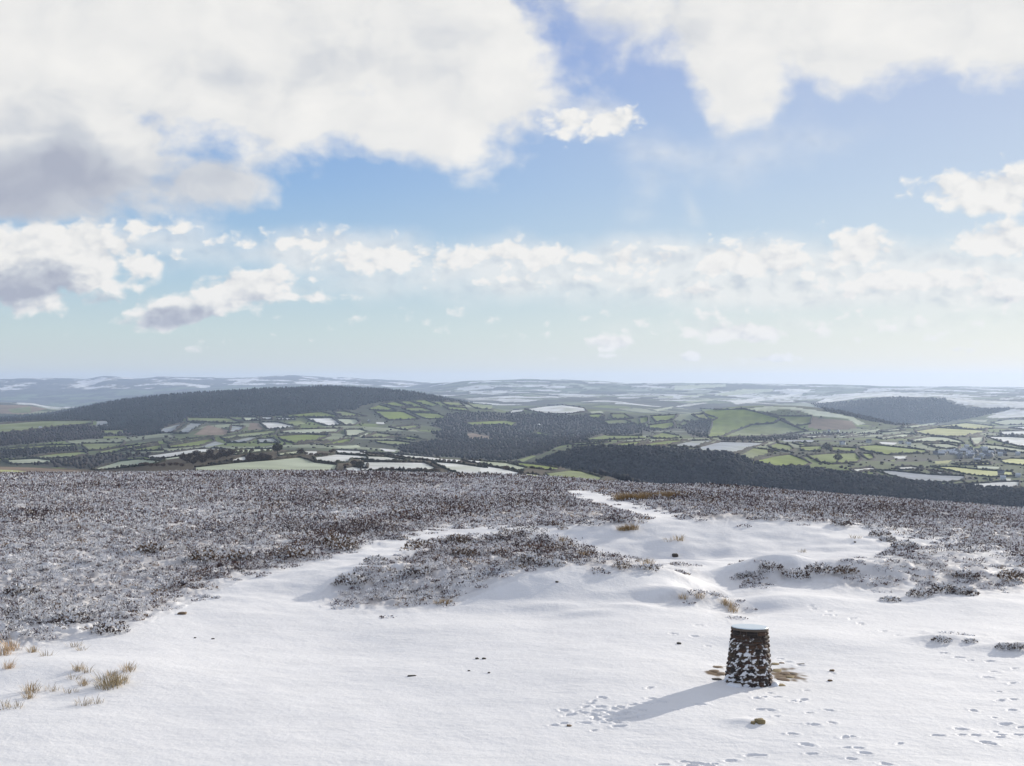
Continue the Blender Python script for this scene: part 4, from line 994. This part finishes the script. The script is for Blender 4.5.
hp = hit(np.array([t[0] for t in TUFTS], float), np.array([t[1] for t in TUFTS], float), False)
for t, p in zip(TUFTS, hp):
    if np.isnan(p[0]): print('lost tuft', t); continue
    p = p.copy(); p[2] = land(np.array([p[0]]), np.array([p[1]]))[0]
    me = TMH[t[2]]
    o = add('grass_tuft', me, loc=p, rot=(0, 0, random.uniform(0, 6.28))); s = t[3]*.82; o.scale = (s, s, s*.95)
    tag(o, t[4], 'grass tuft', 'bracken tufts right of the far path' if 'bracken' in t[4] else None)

# ------------------------------------------------------------------ stones and clods
M_STONE = plain('brown_stone', (.17, .115, .07), .85); M_DSTONE = plain('dark_stone', (.07, .06, .05), .85); M_OSTONE = plain('olive_stone', (.26, .20, .10), .9)
def stone_mesh(a, b, h, seed, m):
    rg = np.random.default_rng(seed); V = []; Fc = []
    nu, nv = 12, 6
    for j in range(nv+1):
        ph = math.pi*j/nv
        for i in range(nu):
            th = 2*math.pi*i/nu; x, y, z = math.sin(ph)*math.cos(th), math.sin(ph)*math.sin(th), math.cos(ph)
            e = .6; sx = math.copysign(abs(x)**e, x); sy = math.copysign(abs(y)**e, y); sz = math.copysign(abs(z)**e, z)
            n = 1+.22*float(noise2(np.array(x*1.7+seed), np.array(y*1.7+z*1.3), seed))
            V.append((sx*a*n, sy*b*n, sz*h*n))
    for j in range(nv):
        for i in range(nu):
            p = j*nu+i; q_ = j*nu+(i+1) % nu; Fc.append((p, q_, q_+nu, p+nu))
    me = bpy.data.meshes.new('stone'); me.from_pydata(V, [], Fc); me.materials.append(m)
    me.polygons.foreach_set('use_smooth', [True]*len(me.polygons)); return me
STONES = [(760,722,.095,.13,.06,M_OSTONE,'mossy olive stone poking out of the snow in front of the pillar'),
 (753,723,.05,.06,.03,M_SNOW if False else M_OSTONE,'sliver of olive stone left of the mossy one'),
 (182,614,.13,.12,.05,M_STONE,'brown stone lying alone on the broad snow track'),
 (675,556,.12,.16,.10,M_DSTONE,'dark stone in the hollow behind the central snow dome'),
 (195,638,.035,.04,.02,M_DSTONE,'left one of two tiny dark stones on the snow track'),(213,639,.05,.04,.02,M_DSTONE,'right one of two tiny dark stones on the snow track'),
 (477,659,.04,.05,.03,M_DSTONE,'left one of two small dark clods on the central snow'),(484,659,.05,.05,.03,M_DSTONE,'right one of two small dark clods on the central snow'),
 (412,676,.11,.05,.02,M_DSTONE,'thin dark stick like stone lying on the lower snow'),(569,726,.05,.06,.02,M_STONE,'tiny brown stone left of the trampled snow'),
 (679,644,.06,.06,.04,M_DSTONE,'small dark clod on the snow left of the pillar'),(469,671,.03,.03,.02,M_DSTONE,'tiny clod below the pair on the central snow'),(489,673,.03,.04,.02,M_DSTONE,'tiny clod right of the thin dark stone'),
 (557,582,.05,.06,.03,M_DSTONE,'dark speck of rock under the strip at centre'),(832,671,.06,.06,.035,M_STONE,'left one of two brown clods right of the trodden earth'),(830,681,.05,.05,.03,M_STONE,'lower one of the brown clods right of the trodden earth'),
 (855,542,.05,.1,.03,M_DSTONE,'dark speck of rock on the right snow slope'),
 (292,539,.1,.1,.06,M_DSTONE,'dark clod at the border of the moor'),
 # flat slabs round the foot of the pillar
 (717,667,.13,.16,.03,M_STONE,'flat brown slab left of the pillar, farthest from the camera'),(714,671,.12,.13,.03,M_STONE,'flat brown slab left of the pillar, outermost'),(721,674,.12,.16,.03,M_STONE,'flat brown slab left of the pillar, touching its foot'),(716,679,.12,.14,.03,M_DSTONE,'dark flat slab left of the pillar, nearest the camera'),
 (775,664,.10,.14,.03,M_OSTONE,'olive slab right behind the pillar'),(782,663,.07,.09,.025,M_STONE,'small brown slab at the back right of the pillar'),(777,671,.12,.18,.035,M_OSTONE,'oval tan slab right of the pillar'),(785,674,.12,.15,.03,M_STONE,'brown slab right of the oval tan one'),
 (793,674,.07,.08,.025,M_DSTONE,'small dark slab at the right end of the trodden earth'),(783,680,.15,.2,.03,M_STONE,'broad brown slab at the front right of the pillar'),(790,677,.10,.14,.03,M_OSTONE,'tan slab at the right of the broad brown one'),(780,685,.12,.13,.03,M_OSTONE,'tan slab nearest the camera right of the pillar'),(801,664,.12,.06,.012,M_DSTONE,'thin dark slab half under snow far right of the pillar')]
hp = hit(np.array([t[0] for t in STONES], float), np.array([t[1] for t in STONES], float), False)
for j, (t, p) in enumerate(zip(STONES, hp)):
    if np.isnan(p[0]): print('lost stone', t); continue
    nm = 'flat_slab' if 'slab' in t[6] else ('clod' if 'clod' in t[6] else 'stone')
    z = float(land(np.array([p[0]]), np.array([p[1]]))[0])
    o = add(nm, stone_mesh(t[2]*.85, t[3]*.85, t[4]*.8, 500+j, t[5]), loc=(p[0], p[1], z+t[4]*(-.35 if nm == 'flat_slab' else .15)), rot=(random.uniform(-.08, .08), random.uniform(-.08, .08), random.uniform(-.5, .5)))
    tag(o, t[6], 'slab' if nm == 'flat_slab' else nm)

# ------------------------------------------------------------------ the stone pillar
PXc, PYc = (748.5-CX)/F*27.1, 27.1
PZ = float(land(np.array([PXc]), np.array([PYc]))[0])
pil = empty('stone_pillar', (PXc, PYc, PZ-.055)); pil.rotation_euler = (math.radians(-1.8), math.radians(1.6), 0)
tag(pil, 'tapered round drystone viewpoint pillar with icy disc top standing in snow', 'pillar')
HP = 1.105; RB, RT = .475, .355
def rad(z): return RB+(RT-RB)*min(max(z/HP, 0), 1)**.85
M_MAS, nt, nd, lk, b = mat('rubble_masonry')
tc = N(nt, 'ShaderNodeTexCoord'); at = N(nt, 'ShaderNodeAttribute', attribute_name='cover')
n1 = N(nt, 'ShaderNodeTexNoise', i_Scale=9.0, i_Detail=8.0, i_Roughness=.65); lk.new(tc.outputs['Object'], n1.inputs['Vector'])
n2 = N(nt, 'ShaderNodeTexNoise', i_Scale=26.0, i_Detail=6.0, i_Roughness=.7); lk.new(tc.outputs['Object'], n2.inputs['Vector'])
cr = N(nt, 'ShaderNodeMix', data_type='RGBA', blend_type='MULTIPLY'); cr.inputs[0].default_value = .8
rp = N(nt, 'ShaderNodeValToRGB'); rp.color_ramp.elements[0].color = (.35, .3, .28, 1); rp.color_ramp.elements[1].color = (1.5, 1.35, 1.2, 1)
rp.color_ramp.elements[0].position = .3; rp.color_ramp.elements[1].position = .7
lk.new(n2.outputs['Fac'], rp.inputs['Fac']); lk.new(at.outputs['Color'], cr.inputs[6]); lk.new(rp.outputs['Color'], cr.inputs[7])
sm = N(nt, 'ShaderNodeMapRange'); sm.inputs[1].default_value = .64; sm.inputs[2].default_value = .69; lk.new(n1.outputs['Fac'], sm.inputs[0])
mx = N(nt, 'ShaderNodeMix', data_type='RGBA'); mx.inputs[7].default_value = (.80, .81, .84, 1); lk.new(sm.outputs[0], mx.inputs[0]); lk.new(cr.outputs[2], mx.inputs[6])
lk.new(mx.outputs[2], b.inputs['Base Color']); b.inputs['Roughness'].default_value = .8
bp = N(nt, 'ShaderNodeBump', i_Strength=.8, i_Distance=.015); lk.new(n2.outputs['Fac'], bp.inputs['Height']); lk.new(bp.outputs[0], b.inputs['Normal'])
V = []; Fc = []; Cc = []
z = -.05; rg = random.Random(3); course = 0
SC = [(.06,.036,.026), (.038,.027,.022), (.085,.05,.032), (.028,.023,.022), (.07,.05,.03), (.05,.027,.02)]
while z < HP-.06:
    hh = rg.uniform(.062, .115)
    if z+hh > HP-.02: hh = HP-.02-z
    a = rg.random()*6.28; end = a+2*math.pi; 
    while a < end-.02:
        r0 = rad(z+hh/2); wd = rg.uniform(.12, .30)/r0
        if end-a-wd < .12/r0: wd = end-a
        out = rg.uniform(-.004, .012); g = .010; nu, nv = 6, 4
        drop = rg.random()*.3*hh if rg.random() < .25 else 0
        c = SC[rg.randrange(6)]; k = len(V)
        for j in range(nv+1):
            for i in range(nu+1):
                u = i/nu; v = j/nv
                aa = a+(g/r0)+(wd-2*g/r0)*u; zz = z+g*.5+(hh-g-drop)*v
                e = min(u, 1-u)*nu; f = min(v, 1-v)*nv
                bulge = out*(1 if (e >= 1 and f >= 1) else .35)-(.028 if (e < .01 or f < .01) else 0)
                rr = rad(zz)+bulge+rg.uniform(-.005, .005)
                V.append((rr*math.cos(aa+rg.uniform(-.006, .006)), rr*math.sin(aa), zz+rg.uniform(-.004, .004))); Cc.append(c)
        for j in range(nv):
            for i in range(nu):
                p = k+j*(nu+1)+i; Fc.append((p, p+1, p+nu+2, p+nu+1))
        a += wd
    z += hh
add('masonry', make_mesh('masonry', V, Fc, M_MAS, np.array(Cc)), pil)
# wind packed snow and ice in the joints, standing proud of some stones, thicker low on the weather side
nu, nv = 220, 130
th = np.linspace(0, 2*np.pi, nu, endpoint=False)[None]; zz = np.linspace(-.06, HP-.03, nv)[:, None]
TH = th+0*zz; ZZ = zz+0*th
RR = RB+(RT-RB)*np.clip(ZZ/HP, 0, 1)**.85
arc = np.cos(TH)*2.2; ar2 = np.sin(TH)*2.2
weather = .5+.5*np.cos(TH-math.radians(215))          # packed on the side away from the sun
nn = fbm(arc*1.6+3+.3*ar2, ZZ*11+ar2*1.2, 4, 201)+.6*fbm(arc*3.5, ZZ*26+ar2*3, 3, 202)
disp = -.021+.024*nn+.012*weather*(1-.55*ZZ/HP)-.022*sstep(.62, .95, ZZ/HP)
RR = RR+np.clip(disp, -.03, .034)
V = np.stack([RR*np.cos(TH), RR*np.sin(TH), ZZ], -1).reshape(-1, 3)
i = (np.arange(nv-1)[:, None]*nu+np.arange(nu)[None]); i2 = (np.arange(nv-1)[:, None]*nu+(np.arange(nu)[None]+1) % nu)
Fc = np.stack([i, i2, i2+nu, i+nu], -1).reshape(-1, 4)
depth = sstep(-.016, -.004, disp).reshape(-1, 1)
add('packed_snow', make_mesh('packed_snow', V, Fc, M_SNOW, SNOW*.96*depth+np.array([.10, .08, .065])*(1-depth), smooth=True), pil)
def disc(r, z0, z1, seg=64, bev=.006, wob=0, top=None):
    V = []; Fc = []
    prof = [(r-.03, z0), (r, z0+bev), (r, z1-bev), (r-bev, z1)]
    for rr, z_ in prof:
        for s in range(seg):
            a = 2*math.pi*s/seg; w = 1+wob*math.sin(a*5+1)*math.sin(a*3); V.append((rr*w*math.cos(a), rr*w*math.sin(a), z_))
    for j in range(len(prof)-1):
        for s in range(seg): p = j*seg+s; q_ = j*seg+(s+1) % seg; Fc.append((p, q_, q_+seg, p+seg))
    V.append((0, 0, z1)); c = len(V)-1
    me = bpy.data.meshes.new('d'); me.from_pydata(V, [], Fc+[((len(prof)-1)*seg+s, (len(prof)-1)*seg+(s+1) % seg, c) for s in range(seg)]); return me
me = disc(.362, HP-.045, HP, wob=.012); me.name = 'cap_stone'; me.materials.append(plain('cap_stone', (.11, .085, .065))); add('cap_stone', me, pil)
m, nt, nd, lk, b = mat('frosted_plate'); b.inputs['Roughness'].default_value = .35; b.inputs['Metallic'].default_value = .15
nz = N(nt, 'ShaderNodeTexNoise', i_Scale=6.0, i_Detail=5.0); mx = N(nt, 'ShaderNodeMix', data_type='RGBA'); mx.inputs[6].default_value = (.58, .68, .73, 1); mx.inputs[7].default_value = (.74, .80, .85, 1)
lk.new(nz.outputs['Fac'], mx.inputs[0]); lk.new(mx.outputs[2], b.inputs['Base Color'])
me = disc(.350, HP+.001, HP+.022, bev=.004); me.name = 'toposcope_plate'; me.materials.append(m); tp = add('top_plate', me, pil)
# snow banked against the foot on the sunny right side and low on the left
for nm, ang, w_, h_ in (('snow_bank', -.35, .14, .09), ('snow_bank', -2.3, .16, .07)):
    r_ = RB+.03; me = stone_mesh(w_, .09, h_, int(abs(ang)*10), M_SNOW)
    at_ = me.color_attributes.new('cover', 'FLOAT_COLOR', 'POINT'); at_.data.foreach_set('color', np.tile([.83, .84, .86, 1], len(me.vertices)))
    add(nm, me, pil, (r_*math.cos(ang), r_*math.sin(ang), .02), (0, 0, ang+1.57))

# ------------------------------------------------------------------ the air
hz_v, hz_f = quad_box(-23000, 23000, -150, 29000, -720, 0)
V = [(a, b_, c) for a, b_, c in hz_v]
zs = 190.0; V = [(a, b_, zs if c == 0 else c) for a, b_, c in V]
me = bpy.data.meshes.new('haze'); me.from_pydata(V, [], hz_f)
bmx = __import__('bmesh').new(); bmx.from_mesh(me); __import__('bmesh').ops.recalc_face_normals(bmx, faces=bmx.faces); bmx.to_mesh(me)
m = bpy.data.materials.new('haze_air'); m.use_nodes = True; nt = m.node_tree; nt.nodes.clear()
out = nt.nodes.new('ShaderNodeOutputMaterial'); pv = nt.nodes.new('ShaderNodeVolumePrincipled')
pv.inputs['Color'].default_value = (.57, .72, .99, 1); pv.inputs['Density'].default_value = HAZE
pv.inputs['Anisotropy'].default_value = .3
nt.links.new(pv.outputs[0], out.inputs['Volume']); me.materials.append(m)
tag(add('haze', me), 'thin blue winter haze lying over the whole landscape', 'haze', kind='stuff')
# ------------------------------------------------------------------ sky with clouds, sun, camera
w = bpy.data.worlds.new('World'); S.world = w; w.use_nodes = True
nt = w.node_tree; nt.nodes.clear(); L = nt.links.new
def n_(t, **k): return N(nt, t, **k)
tc = n_('ShaderNodeTexCoord')
sep = n_('ShaderNodeSeparateXYZ'); L(tc.outputs['Generated'], sep.inputs[0])
def math_(op, a, b=None, c=None, clamp=False):
    m = n_('ShaderNodeMath', operation=op, use_clamp=clamp)
    for i, v in enumerate((a, b, c)):
        if v is None: continue
        if isinstance(v, (int, float)): m.inputs[i].default_value = v
        else: L(v, m.inputs[i])
    return m.outputs[0]
az = math_('MULTIPLY', math_('ARCTAN2', sep.outputs[0], sep.outputs[1]), 57.2958)
el = math_('MULTIPLY', math_('ARCSINE', sep.outputs[2]), 57.2958)
P0 = n_('ShaderNodeCombineXYZ'); L(az, P0.inputs[0]); L(el, P0.inputs[1])
P0 = P0.outputs[0]
def noise(vec, scale, det, rough=.55, sx=1.0, sy=1.0, off=(0, 0, 0), lac=2.0):
    mp = n_('ShaderNodeMapping'); mp.inputs['Scale'].default_value = (sx, sy, 1); mp.inputs['Location'].default_value = off
    L(vec, mp.inputs[0]); nz = n_('ShaderNodeTexNoise', i_Scale=scale, i_Detail=det, i_Roughness=rough); nz.noise_dimensions = '2D'
    L(mp.outputs[0], nz.inputs['Vector']); return nz
def shifted(vec, dx, dy):
    a = n_('ShaderNodeVectorMath', operation='ADD'); L(vec, a.inputs[0]); a.inputs[1].default_value = (dx, dy, 0); return a.outputs[0]
# domain warp
wz = noise(P0, .22, 3, .55, 1, 1.5, (3, 1, 0))
wv = n_('ShaderNodeVectorMath', operation='SUBTRACT'); L(wz.outputs['Color'], wv.inputs[0]); wv.inputs[1].default_value = (.5, .5, .5)
ws = n_('ShaderNodeVectorMath', operation='MULTIPLY'); L(wv.outputs[0], ws.inputs[0]); ws.inputs[1].default_value = (3.0, 1.6, 0)
wa = n_('ShaderNodeVectorMath', operation='ADD'); L(P0, wa.inputs[0]); L(ws.outputs[0], wa.inputs[1]); PW = wa.outputs[0]
PPD = F*math.pi/180
def ae(px, row):
    x, y, z_ = (px-CX)/F, 1.0, (CY-row)/F
    return math.degrees(math.atan2(x, y)), math.degrees(math.atan2(z_, math.hypot(x, y)))
def field(vec, blobs_, k=.12):
    acc = None
    for px, row, rx, ry, rot, wt in blobs_:
        a, e = ae(px, row); mp = n_('ShaderNodeMapping', vector_type='TEXTURE')
        mp.inputs['Location'].default_value = (a, e, 0); mp.inputs['Rotation'].default_value = (0, 0, math.radians(rot)); mp.inputs['Scale'].default_value = (rx/PPD, ry/PPD, 1)
        L(vec, mp.inputs[0]); ln = n_('ShaderNodeVectorMath', operation='LENGTH'); L(mp.outputs[0], ln.inputs[0])
        v = math_('MULTIPLY_ADD', ln.outputs['Value'], -wt, wt)
        acc = v if acc is None else math_('SMOOTH_MAX', acc, v, k)
    return acc
HIGH = [  # the big soft clouds overhead: px, row, half width, half height, tilt, strength
 (180,30,460,140,0,1.3),(440,60,150,110,-12,1.25),(300,105,300,62,0,1.0),(40,155,215,72,3,1.3),(30,110,160,60,0,1.2),(200,185,60,36,0,.7),
 (505,105,75,50,0,.8),
 (790,10,250,62,0,1.0),(742,60,60,72,8,.95),(900,20,200,68,6,1.1),(1010,20,110,75,0,1.0),(620,-14,120,20,0,.55),(700,20,50,45,0,.35),
 (-250,100,350,120,0,1),(1350,120,260,90,0,1)]
LOW = [
 (612,122,38,20,0,1.0),(575,122,46,24,0,.8),
 (985,192,84,28,-4,1.15),(1030,182,50,30,0,.9),(1003,240,60,24,0,1.1),
 (300,243,110,18,3,.62),(400,258,170,26,2,.75),(540,255,130,24,0,.85),(640,262,110,24,0,.85),(760,262,130,30,0,.85),(862,250,50,30,-20,.95),(905,280,140,24,0,.85),(700,290,80,15,0,.6),(1010,290,90,20,0,.8),(560,280,200,14,0,.4),
 (55,258,110,46,0,1.5),(10,280,100,38,0,1.4),(130,262,60,28,0,.75),(150,228,75,14,0,.55),(20,232,50,16,0,.5),
 (240,290,84,26,10,1.2),(180,312,66,22,10,1.2),(300,297,70,12,0,.6),(320,296,50,10,0,.4),(90,300,50,12,0,.4),
 (742,333,70,15,0,1.0),(610,343,30,11,0,.85),(690,357,18,7,0,.8),(765,359,36,8,0,.75),(607,356,28,4,0,.35),(910,359,26,5,0,.4),(955,350,16,5,0,.4),(550,358,14,4,0,.35),(520,334,16,5,0,.25),(190,352,24,5,0,.2),
 (850,325,320,18,0,.22),(720,318,400,14,0,.15),
 (-200,270,200,40,0,.9),(1280,260,160,50,0,.9)]
nb = noise(PW, .26, 8, .50, 1, 1.35)
nl = noise(P0, 1.0, 8, .54, 1, 1.5, (7, 3, 0))
nlb = noise(P0, .40, 3, .5, 1, 1.6, (1, 8, 0))
fh = field(PW, HIGH); fl = field(PW if False else P0, LOW, .08)
dh = math_('ADD', fh, math_('MULTIPLY_ADD', nb.outputs['Fac'], 1.15, -.575))
dh = math_('ADD', dh, math_('MULTIPLY_ADD', nl.outputs['Fac'], .30, -.15))
dl = math_('ADD', fl, math_('MULTIPLY_ADD', nl.outputs['Fac'], .55, -.275))
def puff(vec, sc, sx=1.0, sy=1.35, sm_=.55):
    w_ = n_('ShaderNodeVectorMath', operation='MULTIPLY_ADD'); L(nl.outputs['Color'], w_.inputs[0]); w_.inputs[1].default_value = (.7, .5, 0); L(vec, w_.inputs[2])
    mp = n_('ShaderNodeMapping'); mp.inputs['Scale'].default_value = (sx, sy, 1); L(w_.outputs[0], mp.inputs[0])
    v = n_('ShaderNodeTexVoronoi', feature='SMOOTH_F1', voronoi_dimensions='2D'); v.inputs['Scale'].default_value = sc; v.inputs['Detail'].default_value = 2.0; v.inputs['Roughness'].default_value = .5; v.inputs['Smoothness'].default_value = sm_
    L(mp.outputs[0], v.inputs['Vector']); return v.outputs['Distance']
pf = puff(P0, .85); pf2 = puff(shifted(P0, .28, .34), .85)
dl = math_('ADD', dl, math_('MULTIPLY_ADD', pf, -.62, .38))
dl = math_('ADD', dl, math_('MULTIPLY_ADD', nlb.outputs['Fac'], .50, -.25))
def smooth(v, a, b, lo=0., hi=1.):
    m = n_('ShaderNodeMapRange', interpolation_type='SMOOTHSTEP'); m.inputs[1].default_value = a; m.inputs[2].default_value = b; m.inputs[3].default_value = lo; m.inputs[4].default_value = hi
    L(v, m.inputs[0]); return m.outputs[0]
ah = smooth(dh, .0, .50); al = smooth(dl, .05, .50)
SHEET = [(640,270,470,44,0,1.3),(820,282,360,38,0,1.3),(320,252,190,34,3,1.0),(980,280,180,46,0,1.2),(140,240,110,24,0,.8),(270,292,110,18,5,.7),(590,120,60,30,0,.9),(660,150,70,34,-10,.55),(645,190,40,46,-20,.42),(692,205,16,34,25,.45),(850,325,330,20,0,.45),(760,150,120,60,20,.35),(620,20,120,60,0,.5)]
fs = math_('ADD', field(P0, SHEET, .2), math_('MULTIPLY_ADD', nb.outputs['Fac'], .7, -.35))
fs = math_('ADD', fs, math_('MULTIPLY_ADD', nlb.outputs['Fac'], .5, -.25))
al = math_('MAXIMUM', al, math_('MULTIPLY', smooth(fs, .0, .9), .72))
# light and shade inside the clouds: how the density changes towards the sun, and dark undersides
nb2 = noise(shifted(PW, .9, .6), .26, 5, .48, 1, 1.35)
nl2 = noise(shifted(P0, .25, .28), 1.0, 6, .5, 1, 1.5, (7, 3, 0))
rel_h = math_('SUBTRACT', nb.outputs['Fac'], nb2.outputs['Fac'])
rel_l = math_('ADD', math_('MULTIPLY', math_('SUBTRACT', nl.outputs['Fac'], nl2.outputs['Fac']), .5), math_('MULTIPLY', math_('SUBTRACT', pf2, pf), .55))
DARK = [(30,182,220,54,2,1.1),(170,180,90,36,0,.6),(20,130,180,30,0,.35),(310,62,120,34,5,.22),(640,30,120,30,0,.2),(-200,160,250,70,0,.9)]
DARKL = [(15,288,90,30,8,1.15),(60,275,55,18,0,.6),(172,318,60,16,10,1.1),(245,300,60,12,8,.5),(95,300,60,10,0,.5),(1000,300,80,8,0,.2),(640,290,300,14,0,.22)]
kh = math_('ADD', field(PW, DARK), math_('MULTIPLY_ADD', nb2.outputs['Fac'], .7, -.35))
kh = smooth(kh, -.15, .95)
kl = smooth(math_('ADD', field(P0, DARKL), math_('MULTIPLY_ADD', nl2.outputs['Fac'], .6, -.3)), .0, .8)
def shade(rel, dark, gain, base, amt):
    v = math_('MULTIPLY_ADD', rel, gain, base); return math_('SUBTRACT', v, math_('MULTIPLY', dark, amt), None, True)
lh = shade(rel_h, kh, .55, .86, .85); ll = shade(rel_l, kl, .8, .92, .80)
def ramp(v):
    r = n_('ShaderNodeValToRGB'); e = r.color_ramp.elements; e[0].position = 0; e[0].color = (.42, .45, .54, 1); e[1].position = 1; e[1].color = (.90, .89, .865, 1)
    m = e.new(.45); m.color = (.60, .63, .68, 1); m2 = e.new(.8); m2.color = (.82, .82, .81, 1)
    L(v, r.inputs[0]); return r.outputs[0]
sky = n_('ShaderNodeTexSky', sky_type='NISHITA'); sky.sun_disc = False; sky.sun_elevation = math.radians(SUN_EL); sky.sun_rotation = math.radians(SUN_AZ)
sky.altitude = 500; sky.air_density = SKY_AIR; sky.dust_density = SKY_DUST; sky.ozone_density = 1.5
bg = n_('ShaderNodeBackground'); bg.inputs['Strength'].default_value = SKY_STR; L(sky.outputs[0], bg.inputs[0])
def cloudbg(c):
    m = n_('ShaderNodeBackground'); m.inputs['Strength'].default_value = CLOUD_STR; L(c, m.inputs[0]); return m.outputs[0]
# the clear air within view: pale and slightly green low down, deeper blue higher, whiter towards the sun
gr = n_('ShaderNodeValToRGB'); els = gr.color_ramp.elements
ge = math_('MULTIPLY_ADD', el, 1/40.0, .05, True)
stops = [(-2, (.60, .66, .70)), (0.3, (.68, .73, .73)), (2.0, (.60, .73, .76)), (4.5, (.43, .62, .79)), (8, (.27, .47, .79)), (13, (.14, .30, .74)), (17, (.13, .27, .68)), (26, (.53, .56, .64)), (37, (.61, .63, .69))]  # last stops, unseen overhead: neutral brightness added to lift the ambient light
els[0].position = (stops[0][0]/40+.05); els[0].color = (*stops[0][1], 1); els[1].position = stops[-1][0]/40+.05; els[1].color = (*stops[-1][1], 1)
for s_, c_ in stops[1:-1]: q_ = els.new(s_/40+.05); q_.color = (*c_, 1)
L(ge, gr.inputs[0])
dt = n_('ShaderNodeVectorMath', operation='DOT_PRODUCT'); L(tc.outputs['Generated'], dt.inputs[0])
_a, _e = math.radians(SUN_AZ), math.radians(SUN_EL); dt.inputs[1].default_value = (math.sin(_a)*math.cos(_e), math.cos(_a)*math.cos(_e), math.sin(_e))
sg = smooth(dt.outputs['Value'], .60, 1.0, 0, 1.0); sg = math_('MULTIPLY', sg, .46)
g2 = n_('ShaderNodeMix', data_type='RGBA'); L(sg, g2.inputs[0]); L(gr.outputs[0], g2.inputs[6]); g2.inputs[7].default_value = (.95, .93, .88, 1)
warm = math_('MULTIPLY', smooth(az, -10, 24), smooth(el, 5, -.5, 0, 1)); warm = math_('MULTIPLY', warm, .5)
g3 = n_('ShaderNodeMix', data_type='RGBA'); L(warm, g3.inputs[0]); L(g2.outputs[2], g3.inputs[6]); g3.inputs[7].default_value = (.96, .93, .86, 1); g2 = g3
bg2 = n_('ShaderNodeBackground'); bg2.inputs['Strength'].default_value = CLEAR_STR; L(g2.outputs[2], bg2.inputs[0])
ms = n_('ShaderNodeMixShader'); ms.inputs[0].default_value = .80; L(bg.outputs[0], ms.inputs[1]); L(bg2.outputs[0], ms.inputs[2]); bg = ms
m1 = n_('ShaderNodeMixShader'); L(al, m1.inputs[0]); L(bg.outputs[0], m1.inputs[1]); L(cloudbg(ramp(ll)), m1.inputs[2])
m2 = n_('ShaderNodeMixShader'); L(ah, m2.inputs[0]); L(m1.outputs[0], m2.inputs[1]); L(cloudbg(ramp(lh)), m2.inputs[2])
wo = n_('ShaderNodeOutputWorld'); L(m2.outputs[0], wo.inputs[0])

sl = bpy.data.lights.new('sun', 'SUN'); sl.energy = SUN_STR; sl.angle = math.radians(.53); sl.color = (1.0, .93, .82)
so = bpy.data.objects.new('sun', sl); COL.objects.link(so)
a = math.radians(SUN_AZ); e_ = math.radians(SUN_EL)
dirv = __import__('mathutils').Vector((math.sin(a)*math.cos(e_), math.cos(a)*math.cos(e_), math.sin(e_)))
so.rotation_euler = dirv.to_track_quat('Z', 'Y').to_euler(); so.location = (0, 0, 60)

cam = bpy.data.cameras.new('camera'); co = bpy.data.objects.new('camera', cam); COL.objects.link(co)
co.location = (0, 0, HC); co.rotation_euler = (math.radians(90), 0, 0)
cam.sensor_width = 36; cam.lens = 36*F/1024; cam.clip_start = .1; cam.clip_end = 80000
S.camera = co
S.render.engine = 'CYCLES'
S.cycles.volume_bounces = 1; S.cycles.max_bounces = 6
S.view_settings.view_transform = 'Standard'; S.view_settings.look = 'None'; S.view_settings.gamma = 1; S.view_settings.use_curve_mapping = False
S.view_settings.exposure = EXPO
